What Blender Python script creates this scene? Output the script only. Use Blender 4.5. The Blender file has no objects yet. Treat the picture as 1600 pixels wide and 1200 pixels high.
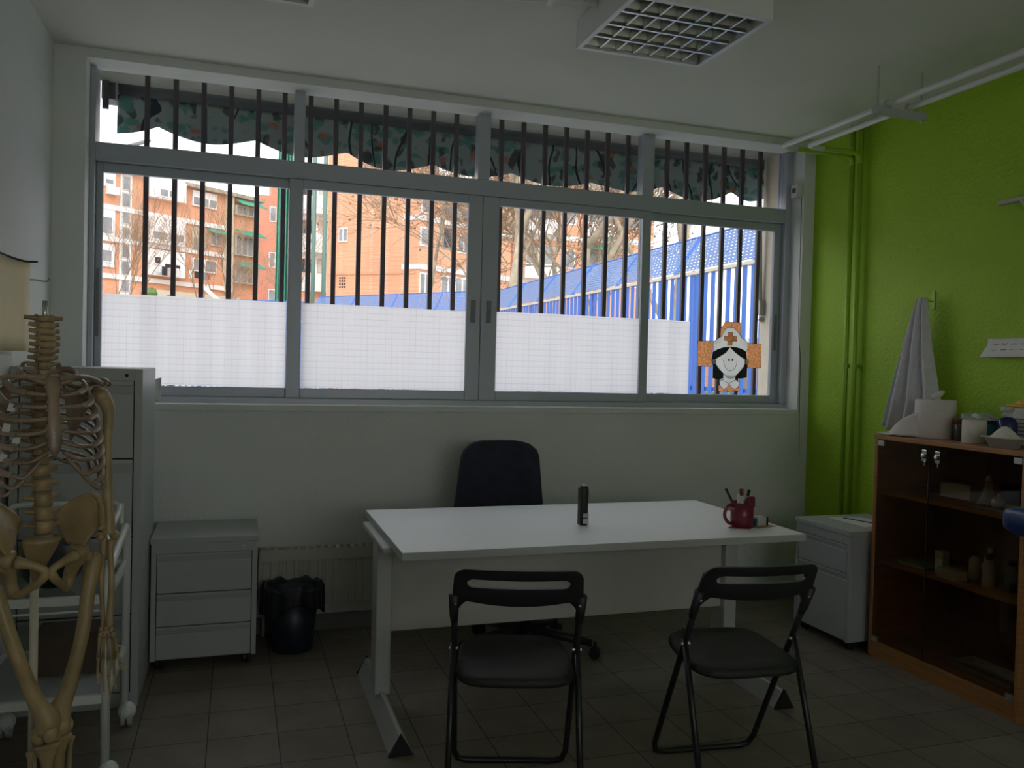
import bpy, bmesh, math, random
from mathutils import Vector, Matrix
random.seed(7)
C = bpy.context.scene.collection
PI = math.pi

# ------------------------------------------------------------------ materials
def newmat(name):
    m = bpy.data.materials.new(name); m.use_nodes = True
    return m, m.node_tree.nodes, m.node_tree.links, m.node_tree.nodes['Principled BSDF']

def mat(name, col, rough=.5, metal=0, var=0, vscale=8, bump=0, bscale=60, spec=None, stretch=None, coat=0):
    m, N, L, b = newmat(name)
    b.inputs['Base Color'].default_value = (*col, 1)
    b.inputs['Roughness'].default_value = rough
    b.inputs['Metallic'].default_value = metal
    if spec is not None: b.inputs['Specular IOR Level'].default_value = spec
    if coat: b.inputs['Coat Weight'].default_value = coat
    tc = N.new('ShaderNodeTexCoord')
    vec = tc.outputs['Object']
    if stretch:
        mp = N.new('ShaderNodeMapping'); mp.inputs['Scale'].default_value = stretch
        L.new(vec, mp.inputs[0]); vec = mp.outputs[0]
    if var:
        n = N.new('ShaderNodeTexNoise'); n.inputs['Scale'].default_value = vscale; n.inputs['Detail'].default_value = 4
        L.new(vec, n.inputs['Vector'])
        r = N.new('ShaderNodeValToRGB')
        r.color_ramp.elements[0].position = .3; r.color_ramp.elements[1].position = .7
        r.color_ramp.elements[0].color = (*[max(0, c*(1-var)) for c in col], 1)
        r.color_ramp.elements[1].color = (*[min(1, c*(1+var)) for c in col], 1)
        L.new(n.outputs['Fac'], r.inputs[0]); L.new(r.outputs[0], b.inputs['Base Color'])
    if bump:
        n2 = N.new('ShaderNodeTexNoise'); n2.inputs['Scale'].default_value = bscale; n2.inputs['Detail'].default_value = 3
        L.new(vec, n2.inputs['Vector'])
        bp = N.new('ShaderNodeBump'); bp.inputs['Strength'].default_value = bump; bp.inputs['Distance'].default_value = .01
        L.new(n2.outputs['Fac'], bp.inputs['Height']); L.new(bp.outputs[0], b.inputs['Normal'])
    return m

def mat_glass(name, tint=(1, 1, 1), ior=1.45, rough=0.0):
    m = bpy.data.materials.new(name); m.use_nodes = True
    N, L = m.node_tree.nodes, m.node_tree.links
    N.clear()
    out = N.new('ShaderNodeOutputMaterial'); mx = N.new('ShaderNodeMixShader')
    t = N.new('ShaderNodeBsdfTransparent'); t.inputs[0].default_value = (*tint, 1)
    g = N.new('ShaderNodeBsdfGlossy'); g.inputs['Roughness'].default_value = rough
    f = N.new('ShaderNodeFresnel'); f.inputs[0].default_value = ior
    ge = N.new('ShaderNodeNewGeometry'); iv = N.new('ShaderNodeMath'); iv.operation = 'SUBTRACT'; iv.inputs[0].default_value = 1
    ml = N.new('ShaderNodeMath'); ml.operation = 'MULTIPLY'
    L.new(ge.outputs['Backfacing'], iv.inputs[1]); L.new(iv.outputs[0], ml.inputs[0]); L.new(f.outputs[0], ml.inputs[1])
    L.new(ml.outputs[0], mx.inputs[0]); L.new(t.outputs[0], mx.inputs[1]); L.new(g.outputs[0], mx.inputs[2])
    L.new(mx.outputs[0], out.inputs[0])
    return m

def mat_translucent(name, col, frac=.5, grid=None, var=0, vscale=6):
    m = bpy.data.materials.new(name); m.use_nodes = True
    N, L = m.node_tree.nodes, m.node_tree.links
    N.clear()
    out = N.new('ShaderNodeOutputMaterial'); mx = N.new('ShaderNodeMixShader'); mx.inputs[0].default_value = frac
    d = N.new('ShaderNodeBsdfDiffuse'); t = N.new('ShaderNodeBsdfTranslucent')
    L.new(d.outputs[0], mx.inputs[1]); L.new(t.outputs[0], mx.inputs[2]); L.new(mx.outputs[0], out.inputs[0])
    colsock = None
    if grid:
        tc = N.new('ShaderNodeTexCoord'); sp = N.new('ShaderNodeSeparateXYZ'); L.new(tc.outputs['Object'], sp.inputs[0])
        masks = []
        for ax, step, w, amt in grid:
            a = N.new('ShaderNodeMath'); a.operation = 'MODULO'; a.inputs[1].default_value = step
            o = N.new('ShaderNodeMath'); o.operation = 'ADD'; o.inputs[1].default_value = 50*step
            L.new(sp.outputs[ax], o.inputs[0]); L.new(o.outputs[0], a.inputs[0])
            c = N.new('ShaderNodeMath'); c.operation = 'LESS_THAN'; c.inputs[1].default_value = w
            L.new(a.outputs[0], c.inputs[0])
            k = N.new('ShaderNodeMath'); k.operation = 'MULTIPLY'; k.inputs[1].default_value = amt
            L.new(c.outputs[0], k.inputs[0]); masks.append(k)
        cur = masks[0].outputs[0]
        for k in masks[1:]:
            mm = N.new('ShaderNodeMath'); mm.operation = 'MAXIMUM'; L.new(cur, mm.inputs[0]); L.new(k.outputs[0], mm.inputs[1]); cur = mm.outputs[0]
        mc = N.new('ShaderNodeMix'); mc.data_type = 'RGBA'
        mc.inputs[6].default_value = (*col, 1); mc.inputs[7].default_value = (.22, .24, .3, 1)
        L.new(cur, mc.inputs[0]); colsock = mc.outputs[2]
    elif var:
        tc = N.new('ShaderNodeTexCoord'); n = N.new('ShaderNodeTexNoise'); n.inputs['Scale'].default_value = vscale; n.inputs['Detail'].default_value = 5
        L.new(tc.outputs['Object'], n.inputs['Vector'])
        r = N.new('ShaderNodeValToRGB'); r.color_ramp.elements[0].position = .35; r.color_ramp.elements[1].position = .65
        r.color_ramp.elements[0].color = (*[c*(1-var) for c in col], 1); r.color_ramp.elements[1].color = (*[min(1, c*(1+var)) for c in col], 1)
        L.new(n.outputs['Fac'], r.inputs[0]); colsock = r.outputs[0]
    for s in (d, t):
        if colsock: L.new(colsock, s.inputs[0])
        else: s.inputs[0].default_value = (*col, 1)
    return m

def mat_brick(name, c1, c2, mortar, scale=1.0, w=.25, h=.07, ms=.012):
    m, N, L, b = newmat(name)
    b.inputs['Roughness'].default_value = .9
    tc = N.new('ShaderNodeTexCoord'); sp = N.new('ShaderNodeSeparateXYZ'); L.new(tc.outputs['Object'], sp.inputs[0])
    ad = N.new('ShaderNodeMath'); ad.operation = 'ADD'; L.new(sp.outputs[0], ad.inputs[0]); L.new(sp.outputs[1], ad.inputs[1])
    cb = N.new('ShaderNodeCombineXYZ'); L.new(ad.outputs[0], cb.inputs[0]); L.new(sp.outputs[2], cb.inputs[1])
    br = N.new('ShaderNodeTexBrick'); br.inputs['Scale'].default_value = scale
    br.inputs['Brick Width'].default_value = w; br.inputs['Row Height'].default_value = h; br.inputs['Mortar Size'].default_value = ms
    br.inputs['Color1'].default_value = (*c1, 1); br.inputs['Color2'].default_value = (*c2, 1); br.inputs['Mortar'].default_value = (*mortar, 1)
    L.new(cb.outputs[0], br.inputs['Vector'])
    n = N.new('ShaderNodeTexNoise'); n.inputs['Scale'].default_value = .6; n.inputs['Detail'].default_value = 5
    L.new(tc.outputs['Object'], n.inputs['Vector'])
    mx = N.new('ShaderNodeMix'); mx.data_type = 'RGBA'; mx.blend_type = 'MULTIPLY'
    mr = N.new('ShaderNodeMapRange'); mr.inputs[1].default_value = .35; mr.inputs[2].default_value = .65; mr.inputs[3].default_value = .85; mr.inputs[4].default_value = 1.0
    L.new(n.outputs['Fac'], mr.inputs[0]); mx.inputs[0].default_value = 1
    L.new(br.outputs['Color'], mx.inputs[6]); L.new(mr.outputs[0], mx.inputs[7])
    L.new(mx.outputs[2], b.inputs['Base Color'])
    return m

def mat_tiles():
    m, N, L, b = newmat('terrazzo_tiles')
    tc = N.new('ShaderNodeTexCoord')
    mp = N.new('ShaderNodeMapping'); mp.inputs['Location'].default_value = (-.95 + .001, -2.80 + .001, 0)
    L.new(tc.outputs['Object'], mp.inputs[0])
    br = N.new('ShaderNodeTexBrick'); br.offset = 0; br.inputs['Scale'].default_value = 1
    br.inputs['Brick Width'].default_value = .2585; br.inputs['Row Height'].default_value = .2585; br.inputs['Mortar Size'].default_value = .0022
    br.inputs['Color1'].default_value = (.30, .262, .21, 1); br.inputs['Color2'].default_value = (.255, .222, .175, 1); br.inputs['Mortar'].default_value = (.05, .045, .04, 1)
    L.new(mp.outputs[0], br.inputs['Vector'])
    n = N.new('ShaderNodeTexNoise'); n.inputs['Scale'].default_value = 5; n.inputs['Detail'].default_value = 6
    L.new(tc.outputs['Object'], n.inputs['Vector'])
    v = N.new('ShaderNodeTexVoronoi'); v.inputs['Scale'].default_value = 90
    L.new(tc.outputs['Object'], v.inputs['Vector'])
    mx = N.new('ShaderNodeMix'); mx.data_type = 'RGBA'; mx.blend_type = 'MULTIPLY'; mx.inputs[0].default_value = .5
    L.new(br.outputs['Color'], mx.inputs[6]); L.new(n.outputs['Fac'], mx.inputs[7])
    mx2 = N.new('ShaderNodeMix'); mx2.data_type = 'RGBA'; mx2.blend_type = 'MULTIPLY'; mx2.inputs[0].default_value = .12
    L.new(mx.outputs[2], mx2.inputs[6]); L.new(v.outputs['Color'], mx2.inputs[7])
    L.new(mx2.outputs[2], b.inputs['Base Color'])
    b.inputs['Roughness'].default_value = .55; b.inputs['Specular IOR Level'].default_value = .3
    bp = N.new('ShaderNodeBump'); bp.inputs['Strength'].default_value = .3; bp.inputs['Distance'].default_value = .002; bp.invert = True
    L.new(br.outputs['Fac'], bp.inputs['Height']); L.new(bp.outputs[0], b.inputs['Normal'])
    return m

def mat_perforated(name, col):
    m = bpy.data.materials.new(name); m.use_nodes = True
    N, L = m.node_tree.nodes, m.node_tree.links
    b = N['Principled BSDF']; b.inputs['Base Color'].default_value = (*col, 1); b.inputs['Roughness'].default_value = .5
    tc = N.new('ShaderNodeTexCoord'); mp = N.new('ShaderNodeMapping'); mp.inputs['Scale'].default_value = (1, 1, 1)
    L.new(tc.outputs['UV'], mp.inputs[0])
    br = N.new('ShaderNodeTexBrick'); br.offset = .5
    br.inputs['Scale'].default_value = 1; br.inputs['Brick Width'].default_value = .075; br.inputs['Row Height'].default_value = .05; br.inputs['Mortar Size'].default_value = .0175; br.inputs['Mortar Smooth'].default_value = 0
    L.new(mp.outputs[0], br.inputs['Vector'])
    tr = N.new('ShaderNodeBsdfTransparent'); mx = N.new('ShaderNodeMixShader'); out = N['Material Output']
    L.new(br.outputs['Fac'], mx.inputs[0]); L.new(tr.outputs[0], mx.inputs[1]); L.new(b.outputs[0], mx.inputs[2]); L.new(mx.outputs[0], out.inputs[0])
    return m

def mat_floral():
    m = bpy.data.materials.new('floral_awning_cloth'); m.use_nodes = True
    N, L = m.node_tree.nodes, m.node_tree.links
    N.clear()
    out = N.new('ShaderNodeOutputMaterial')
    tc = N.new('ShaderNodeTexCoord')
    base = N.new('ShaderNodeRGB'); base.outputs[0].default_value = (.30, .365, .355, 1)
    cur = base.outputs[0]
    nz = N.new('ShaderNodeTexNoise'); nz.inputs['Scale'].default_value = 14; L.new(tc.outputs['Object'], nz.inputs['Vector'])
    wv = N.new('ShaderNodeMix'); wv.data_type = 'VECTOR'; wv.inputs[0].default_value = .08
    L.new(tc.outputs['Object'], wv.inputs[4]); L.new(nz.outputs['Color'], wv.inputs[5])
    for sc, th, stretch, col, seed in ((8, .40, (1, 1, 1.7), (.10, .26, .22, 1), 0), (9, .36, (1.5, 1, .9), (.045, .065, .065, 1), 3.3), (10, .34, (.9, 1, 1.5), (.10, .27, .24, 1), 5.3), (7, .25, (1.2, 1, 1.2), (.42, .18, .13, 1), 8.1)):
        mp = N.new('ShaderNodeMapping'); mp.inputs['Scale'].default_value = stretch; mp.inputs['Location'].default_value = (seed, seed*.7, seed*1.3)
        L.new(wv.outputs[1], mp.inputs[0])
        v = N.new('ShaderNodeTexVoronoi'); v.inputs['Scale'].default_value = sc; L.new(mp.outputs[0], v.inputs['Vector'])
        lt = N.new('ShaderNodeMapRange'); lt.inputs[1].default_value = th; lt.inputs[2].default_value = th-.10; lt.inputs[4].default_value = .85; L.new(v.outputs['Distance'], lt.inputs[0])
        mx = N.new('ShaderNodeMix'); mx.data_type = 'RGBA'; L.new(lt.outputs[0], mx.inputs[0]); L.new(cur, mx.inputs[6]); mx.inputs[7].default_value = col
        cur = mx.outputs[2]
    # stems
    w = N.new('ShaderNodeTexWave'); w.bands_direction = 'X'; w.inputs['Scale'].default_value = 1.6; w.inputs['Distortion'].default_value = 9; w.inputs['Detail'].default_value = 1; w.inputs['Detail Scale'].default_value = 1.2
    L.new(tc.outputs['Object'], w.inputs['Vector'])
    gt = N.new('ShaderNodeMath'); gt.operation = 'GREATER_THAN'; gt.inputs[1].default_value = .985; L.new(w.outputs['Fac'], gt.inputs[0])
    mx = N.new('ShaderNodeMix'); mx.data_type = 'RGBA'; L.new(gt.outputs[0], mx.inputs[0]); L.new(cur, mx.inputs[6]); mx.inputs[7].default_value = (.03, .05, .06, 1)
    cur = mx.outputs[2]
    d = N.new('ShaderNodeBsdfDiffuse'); t = N.new('ShaderNodeBsdfTranslucent'); ms = N.new('ShaderNodeMixShader'); ms.inputs[0].default_value = .12
    L.new(cur, d.inputs[0]); L.new(cur, t.inputs[0]); L.new(d.outputs[0], ms.inputs[1]); L.new(t.outputs[0], ms.inputs[2]); L.new(ms.outputs[0], out.inputs[0])
    return m

M = {}
M['wall'] = mat('white_wall_paint', (.68, .705, .69), .7, var=.04, vscale=2, bump=.25, bscale=45)
M['ceil'] = mat('white_ceiling_paint', (.60, .615, .56), .8, var=.03, vscale=1.5, bump=.1, bscale=30)
M['green'] = mat('lime_green_wall_paint', (.30, .50, .012), .62, var=.05, vscale=2.5, bump=.55, bscale=55)
M['greenpipe'] = mat('lime_green_pipe_paint', (.27, .46, .02), .35)
M['tiles'] = mat_tiles()
M['skirt_shade'] = mat('dark_grey_skirting_and_shade', (.16, .17, .15), .5, var=.1)  # dark tone taken from the shade under the radiator; side skirtings share it
M['alu'] = mat('painted_aluminium_frame', (.41, .45, .505), .38, metal=.15, bump=.02)
M['alu_dark'] = mat('window_seal_rubber', (.05, .05, .055), .6)
M['glass'] = mat_glass('window_glass')
M['tint'] = mat_glass('smoked_cabinet_glass', (.72, .67, .58), 1.5)
M['clear'] = mat_glass('clear_glassware', (.88, .92, .92), 1.6)
M['film'] = mat('crinkled_plastic_film', (.55, .58, .56), .18, bump=.4, bscale=25)
M['film'].node_tree.nodes['Principled BSDF'].inputs['Alpha'].default_value = .55
M['bar'] = mat('dark_iron_bar_paint', (.075, .06, .07), .45, bump=.1)
M['paper'] = mat_translucent('squared_chart_paper', (.95, .93, .93), .83, grid=[(0, .0345, .0012, .22), (2, .0345, .0012, .5), (0, .138, .0014, .35), (2, .0172, .0006, .12)])
M['awn'] = mat_floral()
M['awnbox'] = mat('dark_awning_casing', (.05, .06, .065), .5, var=.1)
M['awnarm'] = mat('awning_arm_metal', (.30, .29, .25), .4, metal=.3)
M['ext'] = mat('exterior_beige_render', (.52, .47, .38), .9, var=.05, bump=.3)
M['soffit'] = mat('dark_lintel_render', (.30, .30, .26), .9, var=.1)  # darker and greyer than the other exterior render
M['brownbox'] = mat('dark_brown_card', (.085, .06, .045), .8, var=.1)
M['white_metal'] = mat('white_enamel_metal', (.66, .68, .66), .3, bump=.02)
M['grey_metal'] = mat('light_grey_steel_cabinet', (.40, .42, .42), .42, bump=.03)
M['gap'] = mat('black_recess', (.01, .01, .01), .8)
M['grey_pull'] = mat('grey_drawer_pull_lip', (.34, .36, .36), .45)
M['black_plastic'] = mat('black_plastic', (.012, .013, .015), .45)
M['chair_black'] = mat('black_painted_steel', (.011, .012, .014), .38)
M['chair_plast'] = mat('matt_black_moulded_plastic', (.012, .013, .016), .5, bump=.08, bscale=300)
M['seatpad'] = mat('black_vinyl_seat', (.014, .015, .014), .62, bump=.15, bscale=120)
M['chrome'] = mat('bright_chrome', (.75, .76, .78), .12, metal=1)
M['steel'] = mat('brushed_steel', (.55, .56, .56), .3, metal=.9)
M['flaskglass'] = mat('clear_glass_with_highlight', (.62, .66, .66), .08)  # pale half-clear grey puts the flask's highlight into its colour
M['flaskglass'].node_tree.nodes['Principled BSDF'].inputs['Alpha'].default_value = .38
M['latch'] = mat('grey_sash_latch', (.20, .215, .23), .45)
M['creampole'] = mat('cream_enamel_pole', (.56, .52, .40), .4)
M['desk'] = mat('white_laminate_with_glare', (.84, .87, .90), .48, var=.015, vscale=30)  # whitened so the colour itself carries the window glare on the top
M['desk'].node_tree.nodes['Principled BSDF'].inputs['IOR'].default_value = 2.7
M['edge'] = mat('grey_laminate_edge', (.42, .43, .42), .5)  # plain laminate grey, without the glare put into the top
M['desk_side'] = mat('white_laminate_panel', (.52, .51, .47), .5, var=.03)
M['deskleg'] = mat('silver_grey_desk_leg', (.50, .51, .50), .35, metal=.2)
M['navy'] = mat('navy_chair_fabric', (.020, .024, .042), .9, var=.25, vscale=20, bump=.3, bscale=250)
M['bag'] = mat('dark_bin_bag_film', (.012, .014, .018), .35, bump=.5, bscale=30)
M['bin'] = mat('dark_blue_bin_plastic', (.014, .020, .038), .4)
M['rad'] = mat('cream_radiator_enamel', (.50, .49, .43), .45)
M['bone'] = mat('yellowed_bone_plastic', (.37, .27, .135), .4, var=.22, vscale=12, bump=.25, bscale=40)
M['bone2'] = mat('brownish_rib_plastic', (.29, .215, .155), .3, var=.25, vscale=14, bump=.2, bscale=50)
M['disc'] = mat('grey_brown_spinal_disc', (.22, .17, .12), .5)
M['wood'] = mat('orange_brown_wood_veneer', (.33, .145, .048), .42, var=.2, vscale=5, stretch=(1, 1, 14))
M['wood_h'] = mat('orange_brown_wood_shelf', (.34, .16, .055), .42, var=.2, vscale=5, stretch=(14, 1, 14))
M['wood_in'] = mat('brown_cabinet_backing', (.22, .11, .05), .6, var=.15, vscale=5)
M['red'] = mat('dark_red_glazed_ceramic', (.165, .010, .026), .3)
M['redpaper'] = mat('dark_red_card', (.28, .02, .04), .7)
M['tanpaper'] = mat('tan_card', (.36, .25, .15), .7, var=.2, vscale=60)
M['white_plastic'] = mat('white_plastic', (.62, .62, .58), .4)
M['cream'] = mat('cream_chart_paper', (.80, .68, .42), .6, var=.06, vscale=5)
M['white_paper'] = mat('white_paper', (.68, .68, .66), .8)
M['towel'] = mat('white_terry_towel', (.60, .60, .62), .95, var=.06, vscale=30, bump=.5, bscale=180)
M['tissue'] = mat('white_tissue_paper', (.60, .56, .52), .9, bump=.2, bscale=80)
M['bluevinyl'] = mat('blue_vinyl_upholstery', (.020, .045, .16), .35, bump=.15, bscale=50)
M['yellow'] = mat('yellow_plastic', (.62, .36, .02), .4)
M['bluebottle'] = mat('navy_bottle_plastic', (.012, .016, .10), .2)
M['teal'] = mat('teal_plastic', (.01, .13, .17), .4)
M['brownlid'] = mat('red_brown_jar_lid', (.16, .035, .022), .4)
M['darkjar'] = mat('dark_green_grey_jar', (.07, .085, .085), .15)
M['greenpack'] = mat('pale_green_carton', (.32, .42, .36), .6)
M['graypaint'] = mat('dull_white_box', (.45, .44, .40), .6)
M['louvre'] = mat('mirror_louvre_aluminium', (.55, .56, .50), .30, metal=1, bump=.1, bscale=14)
M['tube'] = mat('white_lamp_tube', (.75, .76, .72), .3)
M['orange'] = mat_translucent('scribbled_orange_paper', (.82, .35, .14), .6, var=.28, vscale=70)
M['cutwhite'] = mat_translucent('white_cutout_paper', (.86, .86, .80), .55)
M['cutblack'] = mat('felt_pen_black', (.028, .034, .032), .9, var=.5, vscale=120)
M['ink'] = mat('black_ink_line', (.02, .02, .02), .9)
# outside
M['brickA'] = mat_brick('orange_brick', (.67, .295, .155), (.62, .26, .13), (.65, .39, .26))
M['brickB'] = mat_brick('light_orange_brick', (.70, .325, .175), (.66, .285, .15), (.68, .42, .29))
M['brickC'] = mat_brick('red_brick', (.58, .20, .12), (.54, .18, .105), (.56, .28, .2))
M['bwhite'] = mat('white_facade_render', (.70, .675, .65), .9, var=.04, vscale=1)
M['bcream'] = mat('cream_facade_render', (.50, .45, .34), .9, var=.06, vscale=1)
M['bglass'] = mat('grey_house_window', (.22, .23, .24), .25, var=.3, vscale=1.2)
M['bshut'] = mat('pale_roller_blind', (.45, .43, .40), .8)
M['bdark'] = mat('dark_window_opening', (.02, .02, .02), .6)
M['sgreen'] = mat('green_canvas_sunshade', (.04, .28, .185), .8)
M['rooftile'] = mat('weathered_roof_edge', (.32, .27, .2), .9, var=.4, vscale=4)
M['fblue'] = mat('blue_fence_paint', (.022, .105, .42), .4)
M['fperf'] = mat_perforated('blue_perforated_sheet', (.08, .145, .32))
M['fcream'] = mat('cream_rail_paint', (.46, .41, .33), .6)
M['netgreen'] = mat('green_sports_net', (.05, .22, .145), .9, var=.5, vscale=9, stretch=(8, 8, 1.2))
M['postgreen'] = mat('pale_green_post_paint', (.11, .19, .15), .5)
M['bark'] = mat('pale_plane_tree_bark', (.34, .28, .20), .9, var=.35, vscale=3)
M['twig'] = mat('brown_twig_bark', (.27, .18, .115), .9)
M['shrub'] = mat('green_shrub_leaves', (.10, .15, .045), .9, var=.4)
M['concrete'] = mat('playground_concrete', (.46, .44, .41), .9, var=.1, vscale=.7)
M['lred'] = mat('red_cloth', (.4, .06, .05), .9); M['lpink'] = mat('pink_cloth', (.58, .38, .34), .9)
M['lblack'] = mat('black_cloth', (.03, .03, .035), .9); M['lwhite'] = mat('white_cloth', (.6, .6, .6), .9); M['lblue'] = mat('blue_grey_cloth', (.2, .24, .32), .9)

# ------------------------------------------------------------------ geometry
def crom(p, n):
    P = [Vector(x) for x in p]
    if len(P) < 3: return [P[0].lerp(P[-1], i/n) for i in range(n+1)]
    out = []
    for i in range(len(P)-1):
        a = P[i-1] if i else P[0]*2-P[1]; b = P[i]; c = P[i+1]; d = P[i+2] if i+2 < len(P) else P[i+1]*2-P[i]
        for k in range(n):
            t = k/n
            out.append(.5*((2*b)+(c-a)*t+(2*a-5*b+4*c-d)*t*t+(3*b-a-3*c+d)*t**3))
    out.append(P[-1]); return out

class MB:
    def __init__(s): s.b = bmesh.new()
    def quad(s, vs):
        v = [s.b.verts.new(x) for x in vs]; return s.b.faces.new(v)
    def box(s, x0, x1, y0, y1, z0, z1, mtx=None):
        c = [(x0, y0, z0), (x1, y0, z0), (x1, y1, z0), (x0, y1, z0), (x0, y0, z1), (x1, y0, z1), (x1, y1, z1), (x0, y1, z1)]
        if mtx: c = [mtx @ Vector(p) for p in c]
        v = [s.b.verts.new(p) for p in c]
        for f in ((3, 2, 1, 0), (4, 5, 6, 7), (0, 1, 5, 4), (1, 2, 6, 5), (2, 3, 7, 6), (3, 0, 4, 7)): s.b.faces.new([v[i] for i in f])
        return s
    def tube(s, pts, r, n=10, closed=False, flat=1.0, up=None, cap=True):
        pts = [Vector(p) for p in pts]
        k = len(pts)
        rs = r if isinstance(r, (list, tuple)) else [r]*k
        if len(rs) != k:   # interpolate radii
            m = len(rs)-1; rr = []
            for i in range(k):
                t = i/(k-1)*m; j = min(int(t), m-1); rr.append(rs[j]+(rs[j+1]-rs[j])*(t-j))
            rs = rr
        rings = []; nrm = None
        for i in range(k):
            if closed: t = pts[(i+1) % k]-pts[i-1]
            else: t = pts[min(i+1, k-1)]-pts[max(i-1, 0)]
            if t.length < 1e-9: t = Vector((0, 0, 1))
            t.normalize()
            if nrm is None:
                ref = Vector(up) if up else (Vector((0, 0, 1)) if abs(t.z) < .9 else Vector((0, 1, 0)))
                nrm = (ref-t*ref.dot(t)).normalized()
            else:
                q = nrm-t*nrm.dot(t); nrm = q.normalized() if q.length > 1e-6 else nrm
            bn = t.cross(nrm)
            rings.append([s.b.verts.new(pts[i]+(nrm*math.cos(2*PI*j/n)*flat+bn*math.sin(2*PI*j/n))*rs[i]) for j in range(n)])
        for i in range(k if closed else k-1):
            A, B = rings[i], rings[(i+1) % k]
            for j in range(n): s.b.faces.new((A[j], A[(j+1) % n], B[(j+1) % n], B[j]))
        if not closed and cap: s.b.faces.new(rings[0][::-1]); s.b.faces.new(rings[-1])
        return s
    def cyl(s, p0, p1, r, n=16, r1=None): return s.tube([p0, p1], [r, r if r1 is None else r1], n)
    def lathe(s, c, prof, n=24, sx=1, sy=1, mtx=None):
        rings = []
        for r, z in prof:
            ring = []
            for j in range(n):
                p = Vector((c[0]+r*sx*math.cos(2*PI*j/n), c[1]+r*sy*math.sin(2*PI*j/n), c[2]+z))
                if mtx: p = mtx @ p
                ring.append(s.b.verts.new(p))
            rings.append(ring)
        for A, B in zip(rings, rings[1:]):
            for j in range(n): s.b.faces.new((A[j], A[(j+1) % n], B[(j+1) % n], B[j]))
        if prof[0][0] > 1e-5: s.b.faces.new(rings[0][::-1])
        if prof[-1][0] > 1e-5: s.b.faces.new(rings[-1])
        return s
    def ball(s, c, r, nu=14, nv=10, mtx=None):
        r = (r, r, r) if not isinstance(r, (tuple, list)) else r
        T = Matrix.Translation(c) @ (mtx or Matrix()) @ Matrix.Diagonal((*r, 1))
        bmesh.ops.create_uvsphere(s.b, u_segments=nu, v_segments=nv, radius=1, matrix=T); return s
    def prism(s, poly, f0, f1):
        """poly 2D points; f0,f1 map (a,b) -> 3D for the two caps"""
        A = [s.b.verts.new(f0(*p)) for p in poly]; B = [s.b.verts.new(f1(*p)) for p in poly]
        n = len(poly)
        s.b.faces.new(A[::-1]); s.b.faces.new(B)
        for i in range(n): s.b.faces.new((A[i], A[(i+1) % n], B[(i+1) % n], B[i]))
        return s
    def grid(s, fn, nu, nv, closeu=False):
        V = [[s.b.verts.new(fn(i/(nu if closeu else nu), j/nv)) for j in range(nv+1)] for i in range(nu if closeu else nu+1)]
        for i in range(nu):
            for j in range(nv):
                s.b.faces.new((V[i][j], V[(i+1) % len(V)][j], V[(i+1) % len(V)][j+1], V[i][j+1]))
        return s
    def build(s, name, m, parent=None, smooth=False, bevel=0, solid=0, sub=0, recalc=True, loc=None):
        if recalc: bmesh.ops.recalc_face_normals(s.b, faces=s.b.faces)
        me = bpy.data.meshes.new(name); s.b.to_mesh(me); s.b.free()
        if smooth:
            for p in me.polygons: p.use_smooth = True
        me.materials.append(M[m] if isinstance(m, str) else m)
        o = bpy.data.objects.new(name, me); C.objects.link(o)
        if parent: o.parent = parent
        if loc: o.location = loc
        if solid:
            d = o.modifiers.new('s', 'SOLIDIFY'); d.thickness = solid; d.offset = 0
        if bevel:
            d = o.modifiers.new('b', 'BEVEL'); d.width = bevel; d.segments = 2; d.limit_method = 'ANGLE'; d.angle_limit = math.radians(50)
        if sub:
            d = o.modifiers.new('u', 'SUBSURF'); d.levels = sub; d.render_levels = sub
        return o

def tag(o, label=None, cat=None, group=None, kind=None):
    if label: o['label'] = label
    if cat: o['category'] = cat
    if group: o['group'] = group
    if kind: o['kind'] = kind
    return o
def thing(name, label, cat, loc=(0, 0, 0), rz=0, group=None):
    o = bpy.data.objects.new(name, None); C.objects.link(o); o.empty_display_size = .1
    o.location = loc; o.rotation_euler = (0, 0, rz)
    return tag(o, label, cat, group)
def struct(o): o['kind'] = 'structure'; return o
def copy_tree(o, parent=None):
    c = o.copy(); C.objects.link(c)
    if parent: c.parent = parent
    for ch in list(o.children): copy_tree(ch, c)
    return c
def B(*a): return MB().box(*a)

# ================================================================== ROOM
XL, XR, YB, YF, ZC = -.872, 3.56, 4.56, -1.6, 2.96
OX0, OX1, OZ0, OZ1 = -.73, 3.476, 1.211, 2.915      # window opening
YW = 5.0                                            # outer face of the window wall
struct(B(XL-.2, XR+.2, YF-.2, YB+.02, -.12, 0).build('floor', 'tiles'))
struct(B(XL-.2, XR+.2, YF-.2, YW, ZC, ZC+.25).build('ceiling', 'ceil'))
w = MB()
w.box(XL-.2, OX0, YB, YW, 0, ZC); w.box(OX1, XR+.2, YB, YW, 0, ZC); w.box(OX0, OX1, YB, YW, 0, OZ0)
w.box(OX0, OX1, YB, 4.74, OZ1, ZC); w.box(OX0, OX1, 4.76, YW, 2.955, ZC)
struct(w.build('wall_back', 'wall'))
struct(B(XL-.2, XL, YF, YB, 0, ZC).build('wall_left', 'wall'))
struct(B(XR, XR+.2, YF, YB, 0, ZC).build('wall_right', 'green'))
w = MB(); w.box(XL-.2, .2, YF-.2, YF, 0, ZC); w.box(2.7, XR+.2, YF-.2, YF, 0, ZC); w.box(.2, 2.7, YF-.2, YF, 0, 1.0); w.box(.2, 2.7, YF-.2, YF, 2.25, ZC)  # opening made for the added fill window
struct(w.build('wall_front', 'wall'))
w2 = MB()  # unseen rear window, added so daylight fills the near side of the room
for a in (.2, 1.42, 2.64): w2.box(a, a+.06, YF-.12, YF-.06, 1.0, 2.25)
w2.box(.2, 2.7, YF-.12, YF-.06, 1.0, 1.06); w2.box(.2, 2.7, YF-.12, YF-.06, 2.19, 2.25)
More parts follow.
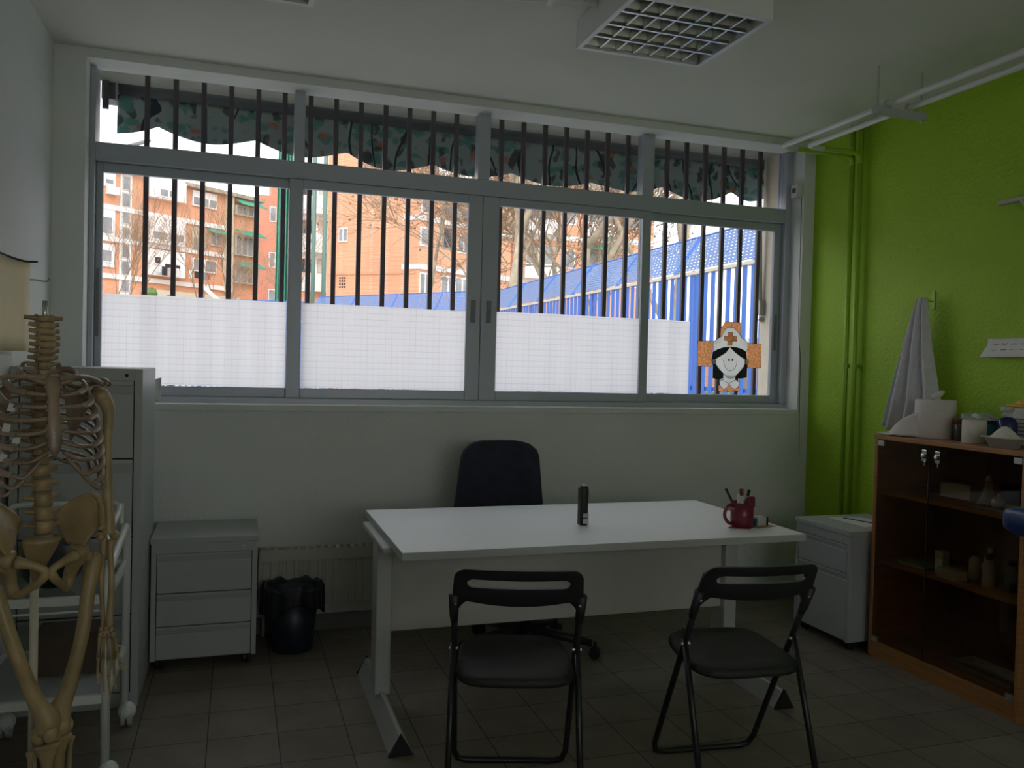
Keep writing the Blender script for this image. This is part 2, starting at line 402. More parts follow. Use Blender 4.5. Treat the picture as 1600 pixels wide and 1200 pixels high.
w2o = struct(w2.build('added_fill_window', 'alu'))
B(.26, 2.64, YF-.092, YF-.088, 1.06, 2.19).build('glass_pane', 'glass', w2o)
struct(B(XL, XR, YB-.012, YB, 0, .085).build('shade_strip_back', 'skirt_shade'))  # dark strip standing in for the shade below the radiator
struct(B(XL, XL+.012, YF, YB-.012, 0, .085).build('baseboard_left', 'skirt_shade'))
struct(B(XR-.012, XR, YF, YB-.012, 0, .085).build('baseboard_right', 'skirt_shade'))

# window --------------------------------------------------------------
win = bpy.data.objects.new('window_1', None); C.objects.link(win); win['kind'] = 'structure'
F0, F1 = 4.68, 4.76
fr = MB()
fr.box(OX0, OX1, F0, F1, OZ0, 1.245)                       # bottom track
fr.box(-.704, 3.43, F0, F1, 2.442, 2.535)                     # transom
fr.box(OX0, OX1, F0, F1, 2.918, 2.94)                      # head
fr.box(OX0, -.704, F0, F1, 1.245, 2.918); fr.box(3.43, OX1, F0, F1, 1.245, 2.918)
for a, b_ in ((.270, .327), (1.309, 1.381), (2.372, 2.451)): fr.box(a, b_, F0, F1, 2.535, 2.918)
fr.build('window_frame', 'alu', win, bevel=.004)
B(OX0-.01, OX1, 4.545, F0, OZ0-.03, OZ0+.004).build('window_sill', 'wall', win, bevel=.003)
for a, b_ in ((-.704, .270), (.327, 1.309), (1.381, 2.372), (2.451, 3.43)):
    B(a, b_, 4.725, 4.729, 2.535, 2.918).build('transom_pane', 'glass', win)
# four sliding sashes: outer x range, glass x range, track y
SASH = [(-.704, .325, -.671, .250, 4.722), (.250, 1.345, .325, 1.260, 4.69), (1.348, 2.446, 1.447, 2.387, 4.69), (2.387, 3.43, 2.446, 3.378, 4.722)]
GZ0, GZ1 = 1.300, 2.392
for i, (a, b_, g0, g1, y) in enumerate(SASH):
    s = MB()
    y1 = y+.03
    s.box(a, g0, y, y1, 1.246, 2.442); s.box(g1, b_, y, y1, 1.246, 2.442)
    s.box(g0, g1, y, y1, 1.246, GZ0); s.box(g0, g1, y, y1, GZ1, 2.442)
    so = s.build('sliding_sash', 'alu', win, bevel=.004)
    B(g0, g1, y+.014, y+.018, GZ0, GZ1).build('glass_pane', 'glass', so)
    if i in (1, 2):
        xx = 1.30 if i == 1 else 1.395
        l = MB(); l.box(xx-.014, xx+.014, y-.012, y, 1.70, 1.83); l.box(xx-.008, xx+.008, y-.02, y-.012, 1.74, 1.78)
        l.build('sash_latch', 'latch', so, bevel=.003)
    elif i == 0:
        l = MB(); l.box(-.697, -.683, y-.006, y, 1.55, 1.90); l.build('sash_latch', 'latch', so)
    else:
        l = MB(); l.box(3.396, 3.412, y-.006, y, 1.60, 1.84); l.build('sash_latch', 'latch', so)

# squared paper sheets on the glass
def sheet(a, b_, z0, z1, y, label, name='squared_paper'):
    m = MB()
    m.grid(lambda u, v: (a+(b_-a)*u, y+.0012*math.sin(u*17+v*3), z0+(z1-z0)*v+.002*math.sin(u*5)), 24, 6)
    return tag(m.build(name, 'paper', smooth=True), label, 'paper sheet', 'squared paper sheets on the window')
sheet(-.669, .247, 1.302, 1.772, 4.7335, 'white squared paper covering the pane behind the tall filing cabinet')
sheet(.328, 1.259, 1.302, 1.767, 4.7015, 'white squared paper on the second window pane from the filing cabinet')
sheet(1.449, 2.385, 1.302, 1.771, 4.7015, 'white squared paper on the pane beside the narrow half sheet')
sheet(2.448, 2.765, 1.302, 1.771, 4.7335, 'narrow white squared paper beside the nurse cutout')
lf = MB(); lf.grid(lambda u, v: (-.47+.10*u, 4.60+.06*(1-u), 1.217+(.10+.03*u)*v), 6, 4)
tag(lf.build('loose_paper', 'white_paper', smooth=True, solid=.0006), 'small loose white paper leaning on the sill behind the filing cabinet', 'paper')

# nurse cutout ------------------------------------------------------
NP = {'cross': [(2.826, 1.645), (2.991, 1.646), (2.994, 1.729), (3.024, 1.777), (3.144, 1.778), (3.146, 1.643), (3.306, 1.642), (3.309, 1.481), (3.146, 1.479), (3.146, 1.326), (2.99, 1.323), (2.991, 1.481), (2.828, 1.482)],
'cl': [(2.826, 1.645), (2.938, 1.646), (2.938, 1.575), (2.929, 1.53), (2.936, 1.482), (2.828, 1.482)],
'cr': [(3.2, 1.642), (3.306, 1.642), (3.309, 1.481), (3.204, 1.478)],
'ct': [(3.024, 1.777), (3.144, 1.778), (3.146, 1.688), (3.128, 1.709), (3.091, 1.739), (3.054, 1.743), (3.026, 1.73), (2.999, 1.682), (2.991, 1.678), (2.994, 1.729)],
'cb': [(2.991, 1.36), (3.026, 1.338), (3.054, 1.346), (3.066, 1.37), (3.087, 1.347), (3.112, 1.338), (3.143, 1.36), (3.146, 1.326), (2.99, 1.323)],
'hat': [(2.939, 1.593), (2.937, 1.636), (2.964, 1.659), (2.999, 1.682), (3.026, 1.73), (3.054, 1.743), (3.091, 1.739), (3.128, 1.709), (3.158, 1.672), (3.203, 1.645), (3.201, 1.607), (3.192, 1.583), (3.154, 1.603), (3.11, 1.612), (3.066, 1.614), (3.016, 1.608), (2.973, 1.594), (2.949, 1.58)],
'sx': [(3.048, 1.709), (3.083, 1.709), (3.082, 1.685), (3.116, 1.684), (3.114, 1.652), (3.081, 1.652), (3.08, 1.624), (3.046, 1.626), (3.047, 1.653), (3.018, 1.656), (3.019, 1.683), (3.049, 1.682)],
'hair': [(2.94, 1.578), (2.93, 1.518), (2.943, 1.487), (2.943, 1.407), (2.987, 1.398), (3.023, 1.408), (3.117, 1.407), (3.161, 1.408), (3.201, 1.415), (3.205, 1.5), (3.193, 1.582), (3.154, 1.603), (3.11, 1.612), (3.066, 1.614), (3.016, 1.608), (2.973, 1.594)],
'face': [(3.066, 1.613), (3.038, 1.577), (2.989, 1.548), (2.958, 1.531), (2.962, 1.5), (2.985, 1.47), (3.022, 1.439), (3.052, 1.412), (3.074, 1.406), (3.102, 1.413), (3.138, 1.445), (3.173, 1.481), (3.186, 1.512), (3.185, 1.534), (3.141, 1.558), (3.103, 1.582)],
'hl': [(2.973, 1.594), (2.94, 1.578), (2.93, 1.518), (2.943, 1.487), (2.943, 1.407), (2.987, 1.398), (3.023, 1.408), (3.022, 1.439), (2.985, 1.47), (2.962, 1.5), (2.958, 1.531), (2.989, 1.548), (3.038, 1.577), (3.066, 1.613), (3.016, 1.608)],
'hr': [(3.066, 1.613), (3.103, 1.582), (3.141, 1.558), (3.185, 1.534), (3.186, 1.512), (3.173, 1.481), (3.138, 1.445), (3.112, 1.408), (3.161, 1.408), (3.201, 1.415), (3.205, 1.5), (3.193, 1.582), (3.154, 1.603), (3.11, 1.612)],
'neck': [(3.026, 1.43), (3.116, 1.432), (3.11, 1.391), (3.067, 1.375), (3.024, 1.393)],
'kl': [(2.995, 1.389), (3.016, 1.397), (3.064, 1.375), (3.054, 1.346), (3.026, 1.336), (3.0, 1.358)],
'kr': [(3.067, 1.375), (3.117, 1.399), (3.147, 1.379), (3.137, 1.348), (3.112, 1.338), (3.087, 1.347)],
'smile': [(3.013, 1.525), (3.02, 1.527), (3.024, 1.505), (3.033, 1.483), (3.048, 1.465), (3.072, 1.457), (3.095, 1.463), (3.112, 1.482), (3.121, 1.504), (3.122, 1.523)]}
nurse = thing('nurse_cutout', 'paper cutout of a smiling nurse in a white cap on an orange cross', 'paper decoration', (3.067, 4.733, 1.55))
def flat(name, keys, m, y, th=.0008, parent=None):
    mb = MB()
    for k in keys:
        mb.quad([(x-3.067, y-th, z-1.55) for x, z in NP[k]])
    return mb.build(name, m, parent or nurse)
def outline(mb, key, y, r=.0022, closed=True):
    pts = [(x-3.067, y, z-1.55) for x, z in NP[key]]
    mb.tube(pts, r, 6, closed=closed)
for k in ('cl', 'cr', 'ct', 'cb'): flat('cross_arm', [k], 'orange', 0)
for k in ('hl', 'hr'): flat('hair', [k], 'cutblack', -.001)
fc = flat('face', ['face'], 'cutwhite', -.0022)
flat('neck', ['neck'], 'cutwhite', -.0018)
for k in ('kl', 'kr'): flat('collar', [k], 'cutwhite', -.0024)
hat = flat('nurse_cap', ['hat'], 'cutwhite', -.0034)
sxo = flat('cap_cross', ['sx'], 'orange', -.0046, parent=hat)
for x, z in ((2.948, 1.514), (3.197, 1.52)):
    e = MB(); e.prism([(x-3.067+.016*math.cos(t*PI/6), z-1.55+.019*math.sin(t*PI/6)) for t in range(12)], lambda a, c: (a, -.0022, c), lambda a, c: (a, -.003, c)); e.build('ear', 'cutwhite', nurse)
ink = MB()
outline(ink, 'cross', -.001, .0014)
outline(ink, 'face', -.0032, .0014); outline(ink, 'hat', -.0044, .0016); outline(ink, 'sx', -.0054, .0014); outline(ink, 'kl', -.0032, .0014); outline(ink, 'kr', -.0032, .0014)
outline(ink, 'smile', -.0032, .0014, False)
for x, z in ((2.948, 1.514), (3.197, 1.52)):
    ink.tube([(x-3.067+.016*math.cos(t*PI/8), -.003, z-1.55+.019*math.sin(t*PI/8)) for t in range(16)], .0012, 6, closed=True)
ink.build('outline', 'ink', nurse)
for x, z in ((3.062, 1.528), (3.089, 1.529)):
    ey = MB(); ey.ball((x-3.067, -.003, z-1.55), (.0065, .001, .0085)); ey.build('eye', 'ink', nurse, smooth=True)

# iron window bars in the outer reveal ------------------------------
gr = thing('window_grille', 'row of dark upright iron bars outside the window glass', 'window bars', (1.4, 4.82, OZ0))
for k in range(28):
    x = -.478+.1405*k-1.4
    B(x-.013, x+.013, -.012, .012, 0, 2.94-OZ0).build('bar', 'bar', gr, bevel=.002)
for z in (.02,): B(OX0-1.4, OX1-1.4, -.006, .006, z, z+.03).build('rail', 'bar', gr)

# floral awning ------------------------------------------------------
aw = thing('awning', 'rolled awning with a scalloped green leaf and orange flower valance', 'awning', (1.43, 5.12, 2.95))
m = MB(); m.cyl((-2.08, 0, 0), (2.10, 0, 0), .075, 20); m.build('roller', 'awnbox', aw, smooth=True)
pk = [-.97, -.446, .078, .599, 1.127, 1.643, 2.188, 2.71, 3.253, 3.56]
pz = [2.737, 2.737, 2.718, 2.702, 2.686, 2.684, 2.673, 2.691, 2.705, 2.70]; lz = [2.672, 2.670, 2.650, 2.622, 2.632, 2.624, 2.64, 2.62, 2.655]
def vbot(x):
    for i in range(len(pk)-1):
        if x <= pk[i+1] or i == len(pk)-2:
            t = (x-pk[i])/(pk[i+1]-pk[i]); base = pz[i]+(pz[i+1]-pz[i])*t
            return base-(base-lz[i])*max(0, 1-abs(2*t-1)**1.7)
m = MB()
m.grid(lambda u, v: ((-.655+4.20*u)-1.43, -.045-.012*v+.008*math.sin(u*60)*v, (2.895*(1-v)+vbot(-.655+4.20*u)*v)-2.95), 240, 8)
m.build('valance', 'awn', aw, smooth=True, solid=.002)
m = MB(); m.box(-2.16, -2.09, -.10, .03, -.10, .07); m.box(-2.15, -2.12, -.13, -.10, -.16, .02); m.build('bracket', 'awnbox', aw, bevel=.004)
m = MB(); m.box(2.10, 2.16, -.10, .03, -.10, .07); m.build('bracket', 'awnbox', aw, bevel=.004)
m = MB(); m.cyl((-2.10, -.03, -.36), (-1.95, .25, -.22), .012); m.build('folding_arm', 'awnarm', aw)
m = MB(); m.cyl((1.985, -.15, -.1), (2.022, -.15, -1.02), .017); m.box(2.0, 2.046, -.18, -.12, -1.10, -1.0); m.cyl((2.02, -.17, -1.13), (2.045, -.13, -1.13), .016); m.build('folding_arm', 'awnarm', aw)
m = MB(); m.tube(crom([(2.05, -.1, 0), (2.07, -.13, -.25), (2.09, -.13, -.4)], 6), .004, 6); m.build('cord', 'awnbox', aw)
# alarm sensor and cable on the reveal
sn = thing('alarm_sensor', 'small white sensor box at the green wall side of the window', 'sensor', (3.475, 4.61, 2.6))
B(-.04, 0, -.035, .035, 0, .085).build('housing', 'white_plastic', sn, bevel=.005); B(-.044, -.04, -.015, .015, .03, .06).build('lens', 'alu_dark', sn)
m = MB(); m.tube(crom([(3.472, 4.58, 2.60), (3.472, 4.575, 2.2), (3.470, 4.57, 1.9), (3.473, 4.565, 1.7), (3.485, 4.556, 1.55), (3.49, 4.555, 1.25), (3.50, 4.555, .9)], 8), .0016, 6)
tag(m.build('alarm_cable', 'black_plastic', smooth=True), 'thin dark cable running down the window reveal near the green wall', 'cable')

# ceiling lights --------------------------------------------------------
def light_fixture(x0, label):
    t = thing('ceiling_light', label, 'ceiling light', (x0+.305, 3.11, ZC), 0, 'louvred ceiling lights')
    W, D, H = .305, .28, .115
    h = MB(); h.box(-W, W, -D, -D+.012, -H, 0); h.box(-W, W, D-.012, D, -H, 0); h.box(-W, -W+.012, -D+.012, D-.012, -H, 0); h.box(W-.012, W, -D+.012, D-.012, -H, 0); h.box(-W+.012, W-.012, -D+.012, D-.012, -.012, 0)
    h.build('housing', 'white_metal', t, bevel=.003)
    r = MB(); r.box(-W, W, -D, -D+.022, -H-.003, -H); r.box(-W, W, D-.022, D, -H-.003, -H); r.box(-W, -W+.022, -D+.022, D-.022, -H-.003, -H); r.box(W-.022, W, -D+.022, D-.022, -H-.003, -H)
    r.build('rim', 'white_metal', t)
    n = 4; pitch = 2*(D-.022)/n
    for i in range(n):
        y = -D+.022+pitch*(i+.5)
        g = MB()
        g.grid(lambda u, v: (-W+.024+(2*W-.048)*v, y+(u-.5)*pitch*.94, -H+.012+.075*(1-(2*u-1)**2)**.6), 12, 1)
        g.build('reflector', 'louvre', t, smooth=True, recalc=False)
        c = MB(); c.cyl((-W+.03, y, -.066), (W-.03, y, -.066), .016, 12); c.build('tube', 'tube', t, smooth=True)
    lv = MB()
    for k in range(1, 7):
        x = -W+.022+(2*W-.044)*k/7
        for i in range(n):
            y = -D+.022+pitch*(i+.5)
            lv.prism([(-pitch*.46, -H+.004), (pitch*.46, -H+.004), (pitch*.40, -H+.04), (0, -H+.052), (-pitch*.40, -H+.04)], lambda a, c, x=x, y=y: (x-.004, y+a, c), lambda a, c, x=x, y=y: (x+.004, y+a, c))
    for i in range(1, n):
        y = -D+.022+pitch*i
        lv.prism([(-.006, -H), (.006, -H), (.002, -H+.045), (-.002, -H+.045)], lambda a, c, y=y: (-W+.024, y+a, c), lambda a, c, y=y: (W-.024, y+a, c))
    lv.build('louvre', 'louvre', t)
    return t
light_fixture(1.375, 'square white louvred ceiling light above the desk, seen whole')
light_fixture(-.352, 'louvred ceiling light cut off by the top edge, toward the left wall')
cd = thing('ceiling_conduit', 'thin white conduit on the ceiling running to the louvred light', 'conduit', (0, 0, ZC-.016))
m = MB(); m.tube([(1.372, 3.17, 0), (1.0, 3.245, 0), (.965, 3.24, 0), (.962, 3.2, 0), (.95, -1.5, 0)], .011, 10); m.build('tube', 'white_metal', cd, smooth=True)
for x, y in ((1.18, 3.21), (.958, 2.6), (.955, 1.6)): B(x-.014, x+.014, y-.02, y+.02, -.013, .016).build('clip', 'white_metal', cd, bevel=.003)

# heating pipes ----------------------------------------------------------
def pipe(xh, yv, label):
    t = thing('heating_pipe', label, 'pipe', (3.52, yv, 0), 0, 'heating pipes')
    z = 2.777; r = .0155
    dx = xh-3.52
    a = MB(); a.tube([(dx, -5.6, z), (dx, -.06, z), (dx+.012, -.02, z), (dx+.05, 0, z), (dx+.12, 0, z)], r, 12); a.build('ceiling_run', 'white_metal', t, smooth=True)
    a = MB(); a.tube([(dx+.12, 0, z), (-.05, 0, z), (-.02, 0, z-.008), (-.006, 0, z-.03), (0, 0, z-.06)], r, 12); a.build('elbow', 'greenpipe', t, smooth=True)
    b_ = MB(); b_.cyl((0, 0, .0), (0, 0, ZC), r, 12); b_.build('riser', 'greenpipe', t, smooth=True)
    c = MB(); c.lathe((0, 0, 1.49), [(.020, 0), (.020, .028)], 14); c.box(0, .04, -.006, .006, 1.494, 1.514); c.build('clip', 'greenpipe', t)
pipe(3.0, 4.17, 'heating pipe along the green wall, the riser closer to the window')
pipe(3.13, 4.10, 'heating pipe along the green wall, the riser farther from the window')
hg = thing('pipe_hanger', 'trapeze hanger on two rods carrying the pipes under the ceiling', 'pipe hanger', (3.07, 3.32, 2.738))
m = MB(); m.box(-.15, .16, -.02, .02, -.012, .022); m.build('crossbar', 'grey_metal', hg, bevel=.003)
for x in (-.13, .135):
    m = MB(); m.cyl((x, 0, -.03), (x, 0, .22), .0055, 8); m.build('rod', 'grey_metal', hg)
for x in (-.07, .06):
    m = MB(); m.tube([(x+.020*math.cos(PI*k/10), 0, .040+.020*math.sin(PI*k/10)) for k in range(11)], .005, 6); m.cyl((x-.020, 0, .02), (x-.020, 0, .04), .005, 6); m.cyl((x+.020, 0, .02), (x+.020, 0, .04), .005, 6); m.build('pipe_clamp', 'grey_metal', hg, smooth=True)

# radiator ---------------------------------------------------------------
rd = thing('radiator', 'cream panel radiator under the window, partly behind the desk', 'radiator', (.92, 4.485, .15))
p = MB(); p.box(-.80, .80, -.02, .02, .01, .27)
for k in range(40):
    x = -.78+.04*k; p.box(x, x+.022, -.028, .028, .02, .262)
p.build('panel', 'rad', rd, bevel=.004)
g = MB(); g.box(-.80, .80, -.035, -.031, .255, .315); g.box(-.80, .80, .035, .039, .255, .315); g.box(-.80, -.795, -.035, .039, 0, .315); g.box(.795, .80, -.035, .039, 0, .315)
for k in range(41): g.box(-.8+.04*k-.002, -.8+.04*k+.014, -.033, .037, .305, .315)
g.build('top_grill', 'rad', rd)
m = MB(); m.tube(crom([(-.77, 0, .03), (-.77, 0, -.05), (-.77, .02, -.15)], 4), .009, 8); m.build('supply_pipe', 'rad', rd, smooth=True)
for x in (-.5, .5): B(x-.02, x+.02, .02, .072, .03, .24).build('wall_bracket', 'rad', rd)

# ================================================================== FURNITURE
# desk
dk = thing('desk', 'long white laminate desk on silver T-shaped legs', 'desk', (1.47, 3.45, 0))
DX, DY0, DY1 = .885, -.45, .466
dt_ = B(-DX+.002, DX-.002, DY0+.002, DY1-.002, .725, .755).build('desktop', 'desk', dk, bevel=.0015)
eb = MB(); eb.box(-DX, DX, DY0, DY0+.002, .7255, .7535); eb.box(-DX, DX, DY1-.002, DY1, .7255, .7535); eb.box(-DX, -DX+.002, DY0+.002, DY1-.002, .7255, .7535); eb.box(DX-.002, DX, DY0+.002, DY1-.002, .7255, .7535)
eb.build('desk_edge', 'edge', dt_)  # thin darker edge, split off because the top is whitened for glare
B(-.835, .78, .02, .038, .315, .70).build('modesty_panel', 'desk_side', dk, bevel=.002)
for s in (-1, 1):
    cx = -.872 if s < 0 else .80
    lg = MB(); lg.box(cx-.033, cx+.033, -.02, .10, .06, .70); lg.box(cx-.045, cx+.045, -.22, .34, .70, .7245)
    lo = lg.build('leg', 'deskleg', dk, bevel=.006)
    ft = MB(); ft.prism([(-.045, 0), (.045, 0), (.008, .075), (-.008, .075)], lambda a, c: (cx+a, -.44, c), lambda a, c: (cx+a, .40, c)); ft.build('foot', 'deskleg', lo, bevel=.003)
    for y0, y1 in ((-.455, -.441), (.401, .415)):
        cp = MB(); cp.prism([(-.048, 0), (.048, 0), (0, .082)], lambda a, c: (cx+a, y0, c), lambda a, c: (cx+a, y1, c)); cp.build('end_cap', 'black_plastic', lo)
B(-.80, .72, .05, .09, .66, .72).build('cross_beam', 'deskleg', dk)

# folding chairs
def folding_chair(loc, rz, label):
    t = thing('folding_chair', label, 'folding chair', loc, rz, 'black folding chairs')
    R = .011
    fz = lambda z: .42-.525*z       # y of the long frame at height z
    hx = lambda z: .205+.012*(z/.8)
    w0, w1 = .202, .203
    f = MB()
    path = [(-w1, fz(.70), .70), (-w1+.001, fz(.5), .5), (-w0, fz(.06), .06), (-w0+.012, fz(.022), .022), (-w0+.045, fz(.011), .011), (w0-.045, fz(.011), .011), (w0-.012, fz(.022), .022), (w0, fz(.06), .06), (w1-.001, fz(.5), .5), (w1, fz(.70), .70)]
    f.tube(path, R, 10); f.build('front_frame', 'chair_black', t, smooth=True)
    # rear legs
    by = lambda z: -.06+(.205)*(z/.53)
    r = MB(); w2 = .206
    r.tube([(-w2, by(.53), .53), (-w2-.002, by(.3), .3), (-w2-.005, by(.012), .012)], R, 10); r.build('leg', 'chair_black', t, smooth=True)
    r = MB(); r.tube([(w2, by(.53), .53), (w2+.002, by(.3), .3), (w2+.005, by(.012), .012)], R, 10); r.build('leg', 'chair_black', t, smooth=True)
    r = MB(); r.cyl((-w2+.005, by(.085), .085), (w2-.005, by(.085), .085), .008, 10); r.build('crossbar', 'chair_black', t, smooth=True)
    # backrest: curved plastic panel with a slot
    zt, zb = .818, .655
    def bp(x, z, off):
        c = -.035*math.cos(x/.225*PI/2)+.02     # bows backwards in the middle
        return (x*(1-.055*(z-.64)/.18), fz(z)+c-.012+off, z)
    W = .214
    b_ = MB()
    outer = []
    nz = 24
    def zx(x):      # top edge and bottom edge
        ax = abs(x)
        top = zt-.004*(ax/W)**2 - .034*(1-math.sqrt(max(0, 1-(max(0, ax-W+.034)/.034)**2)))
        bot = .688+.012*(ax/.165)**2 if ax < .165 else .700-.058*min(1, ((ax-.165)/.04))**1.5
        return bot, top
    NX = 96; xs = [W*math.sin((i/NX-.5)*PI) for i in range(NX+1)]
    sl = .158
    front, back = {}, {}
    rows = 7
    def zrow(x, j):
        bot, top = zx(x)
        s0, s1 = .752, .782
        mid0, mid1 = s0, s1
        zz = [bot, bot+(s0-bot)*.5, s0, (s0+s1)/2, s1, s1+(top-s1)*.5, top]
        if abs(x) < sl+.012:
            k = max(0, min(1, (sl+.012-abs(x))/.024)); k = math.sqrt(max(0, 1-(1-k)**2))
            zm = (s0+s1)/2; zz[2] = zm-(zm-s0)*k; zz[4] = zm+(s1-zm)*k
        return zz[j]
    for side, off in ((0, -.008), (1, .008)):
        D = front if side == 0 else back
        for i, x in enumerate(xs):
            for j in range(rows): D[i, j] = b_.b.verts.new(bp(x, zrow(x, j), off))
    hole = lambda i, j: j in (2, 3) and abs((xs[i]+xs[i+1])/2) < sl+.0105
    for i in range(NX):
        for j in range(rows-1):
            if hole(i, j): continue
            b_.b.faces.new((front[i, j], front[i+1, j], front[i+1, j+1], front[i, j+1])); b_.b.faces.new((back[i, j], back[i, j+1], back[i+1, j+1], back[i+1, j]))
            for (di, dj), (p, q) in {(0, -1): ((i, j), (i+1, j)), (0, 1): ((i, j+1), (i+1, j+1)), (-1, 0): ((i, j), (i, j+1)), (1, 0): ((i+1, j), (i+1, j+1))}.items():
                ii, jj = i+di, j+dj
                if not (0 <= ii < NX and 0 <= jj < rows-1) or hole(ii, jj):
                    b_.b.faces.new((front[p], front[q], back[q], back[p]))
    for v in [v for v in b_.b.verts if not v.link_faces]: b_.b.verts.remove(v)
    bo = b_.build('backrest', 'chair_plast', t, smooth=True, bevel=.003)
    for s in (-1, 1):
        c = MB(); c.tube([(s*(w1+.002), fz(.72)+.0, .72), (s*(w1+.001), fz(.645), .645), (s*w1, fz(.62), .62)], [.017, .015, .0125], 10); c.build('sleeve', 'chair_plast', bo, smooth=True)
        c = MB(); c.cyl((s*(w1-.004), fz(.69)-.02, .69), (s*(w1-.004), fz(.69)-.0145, .69), .004, 8); c.build('rivet', 'steel', bo)
        c = MB(); c.cyl((s*(w1-.014), by(.515), .515), (s*(w2+.014), by(.515), .515), .006, 8); c.build('pivot', 'steel', t)
    # padded seat
    st = MB()
    def rr(u, v):
        pass
    prof = []
    for k in range(40):
        a = 2*PI*k/40; ca, sa = math.cos(a), math.sin(a)
        ex = .5
        x = math.copysign(abs(ca)**ex, ca); y = math.copysign(abs(sa)**ex, sa)
        yy = y*.195; wx = .194-.008*(yy/.195)
        prof.append((x*wx, .215+yy))
    cz = lambda y: .438+.022*((y-.02)/.39)
    rings = []
    for sc, dz in ((.90, -.012), (.985, -.010), (1.0, .0), (.985, .012), (.92, .020), (.6, .017), (.25, .014)):
        rings.append([st.b.verts.new((x*sc, .215+(y-.215)*sc, cz(y)+dz)) for x, y in prof])
    for A, D in zip(rings, rings[1:]):
        for j in range(40): st.b.faces.new((A[j], A[(j+1) % 40], D[(j+1) % 40], D[j]))
    st.b.faces.new(rings[0][::-1]); st.b.faces.new(rings[-1])
    st.build('seat', 'seatpad', t, smooth=True)
    return t
folding_chair((.850, 2.447, 0), math.radians(-16.5), 'black folding chair in front of the desk, the one nearer the waste bin')
folding_chair((1.664, 2.331, 0), math.radians(-6), 'black folding chair in front of the desk, the one nearer the glass cabinet')

# office chair
oc = thing('office_chair', 'navy fabric swivel chair tucked behind the desk', 'office chair', (1.41, 3.955, 0))
m = MB()
def backf(u, v):
    a = 2*PI*u
    ca, sa = math.cos(a), math.sin(a)
    x = math.copysign(abs(ca)**.55, ca); y = math.copysign(abs(sa)**.7, sa)
    z = .50+.55*v
    hw = .268-.058*v
    if v > .86: hw -= .038*((v-.86)/.14)**2.4
    return (x*hw-.095+.03*v, .245+.055*y*(1-.4*v)+.06*v-.05*(abs(x)*hw/.25)**2, z-.022*(abs(x))**4*max(0, (v-.8)/.2))
m.grid(backf, 36, 16, closeu=True)
m.b.verts.ensure_lookup_table()
top = [v for v in m.b.verts if v.co.z > 1.015]
tv = [f for f in m.b.edges if f.is_boundary]
bmesh.ops.holes_fill(m.b, edges=tv)
m.build('backrest', 'navy', oc, smooth=True)
m = MB(); m.box(-.26, .22, -.28, .2, .44, .51); m.build('seat', 'navy', oc, smooth=False, bevel=.03)
m = MB(); m.tube(crom([(-.03, .05, .40), (-.03, .25, .40), (-.04, .33, .46), (-.04, .33, .62)], 6), .022, 10); m.build('back_bracket', 'black_plastic', oc, smooth=True)
m = MB(); m.cyl((0, 0, .10), (0, 0, .44), .028); m.build('gas_column', 'black_plastic', oc, smooth=True)
for k in range(5):
    a = math.radians(-30+72*k); d = Vector((math.cos(a), math.sin(a), 0))
    m = MB(); m.tube([(0, 0, .11), tuple(d*.18+Vector((0, 0, .10))), tuple(d*.345+Vector((0, 0, .075)))], [.034, .026, .018], 10); lo = m.build('leg', 'black_plastic', oc, smooth=True)
    q = d*.36; n = Vector((-d.y, d.x, 0))
    m = MB()
    for s in (-1, 1): m.cyl(tuple(q+n*s*.008+Vector((0, 0, .027))), tuple(q+n*s*.026+Vector((0, 0, .027))), .027, 14)
    m.cyl(tuple(q+Vector((0, 0, .03))), tuple(q+Vector((0, 0, .085))), .008)
    m.build('caster', 'black_plastic', lo)

# drawer pedestals
def caster(parent, x, y):
    m = MB()
    for s in (-1, 1): m.cyl((x+s*.004, y, .022), (x+s*.016, y, .022), .022, 14)
    m.box(x-.016, x+.016, y-.016, y+.016, .036, .052); m.build('caster', 'black_plastic', parent)
def pedestal(loc, rz, w, d, h, fronts, label, topt=.028):
    t = thing('drawer_pedestal', label, 'drawer unit', loc, rz, 'drawer pedestals')
    z0 = .05
    b_ = MB(); b_.box(-w/2, w/2, .012, d, z0, h-topt); b_.build('body', 'grey_metal', t, bevel=.003)
    B(-w/2-.006, w/2+.006, -.006, d, h-topt, h).build('top_panel', 'grey_metal', t, bevel=.003)
    fs = MB(); fs.box(-w/2, -w/2+.022, 0, .012, z0, h-topt); fs.box(w/2-.022, w/2, 0, .012, z0, h-topt); fs.box(-w/2+.022, w/2-.022, 0, .012, h-topt-.045, h-topt); fs.build('face_frame', 'grey_metal', t)
    B(-w/2+.02, w/2-.02, .008, .0125, z0, h-topt-.045).build('recess', 'gap', t)
    for z1, z2 in fronts:
        dr = MB(); dr.box(-w/2+.025, w/2-.025, 0, .0115, z1, z2-.032); dr.box(-w/2+.025, w/2-.025, 0, .0115, z2-.012, z2)
        do = dr.build('drawer', 'grey_metal', t, bevel=.002)
        B(-w/2+.025, w/2-.025, .005, .0118, z2-.032, z2-.012).build('pull', 'grey_pull', do)
    m = MB(); m.cyl((w/2-.06, .0, h-topt-.022), (w/2-.06, -.006, h-topt-.022), .008, 12); m.build('lock', 'steel', t)
    for x in (-w/2+.04, w/2-.04):
        for y in (.05, d-.05): caster(t, x, y)
    return t
pedestal((-.128, 4.10, 0), 0, .465, .42, .62, [(.055, .205), (.209, .359), (.363, .545)], 'grey steel drawer unit on casters against the wall beside the waste bin')
pedestal((3.045, 3.745, 0), math.radians(-90), .44, .50, .635, [(.055, .405), (.409, .558)], 'grey steel drawer unit between the desk and the glass cabinet')
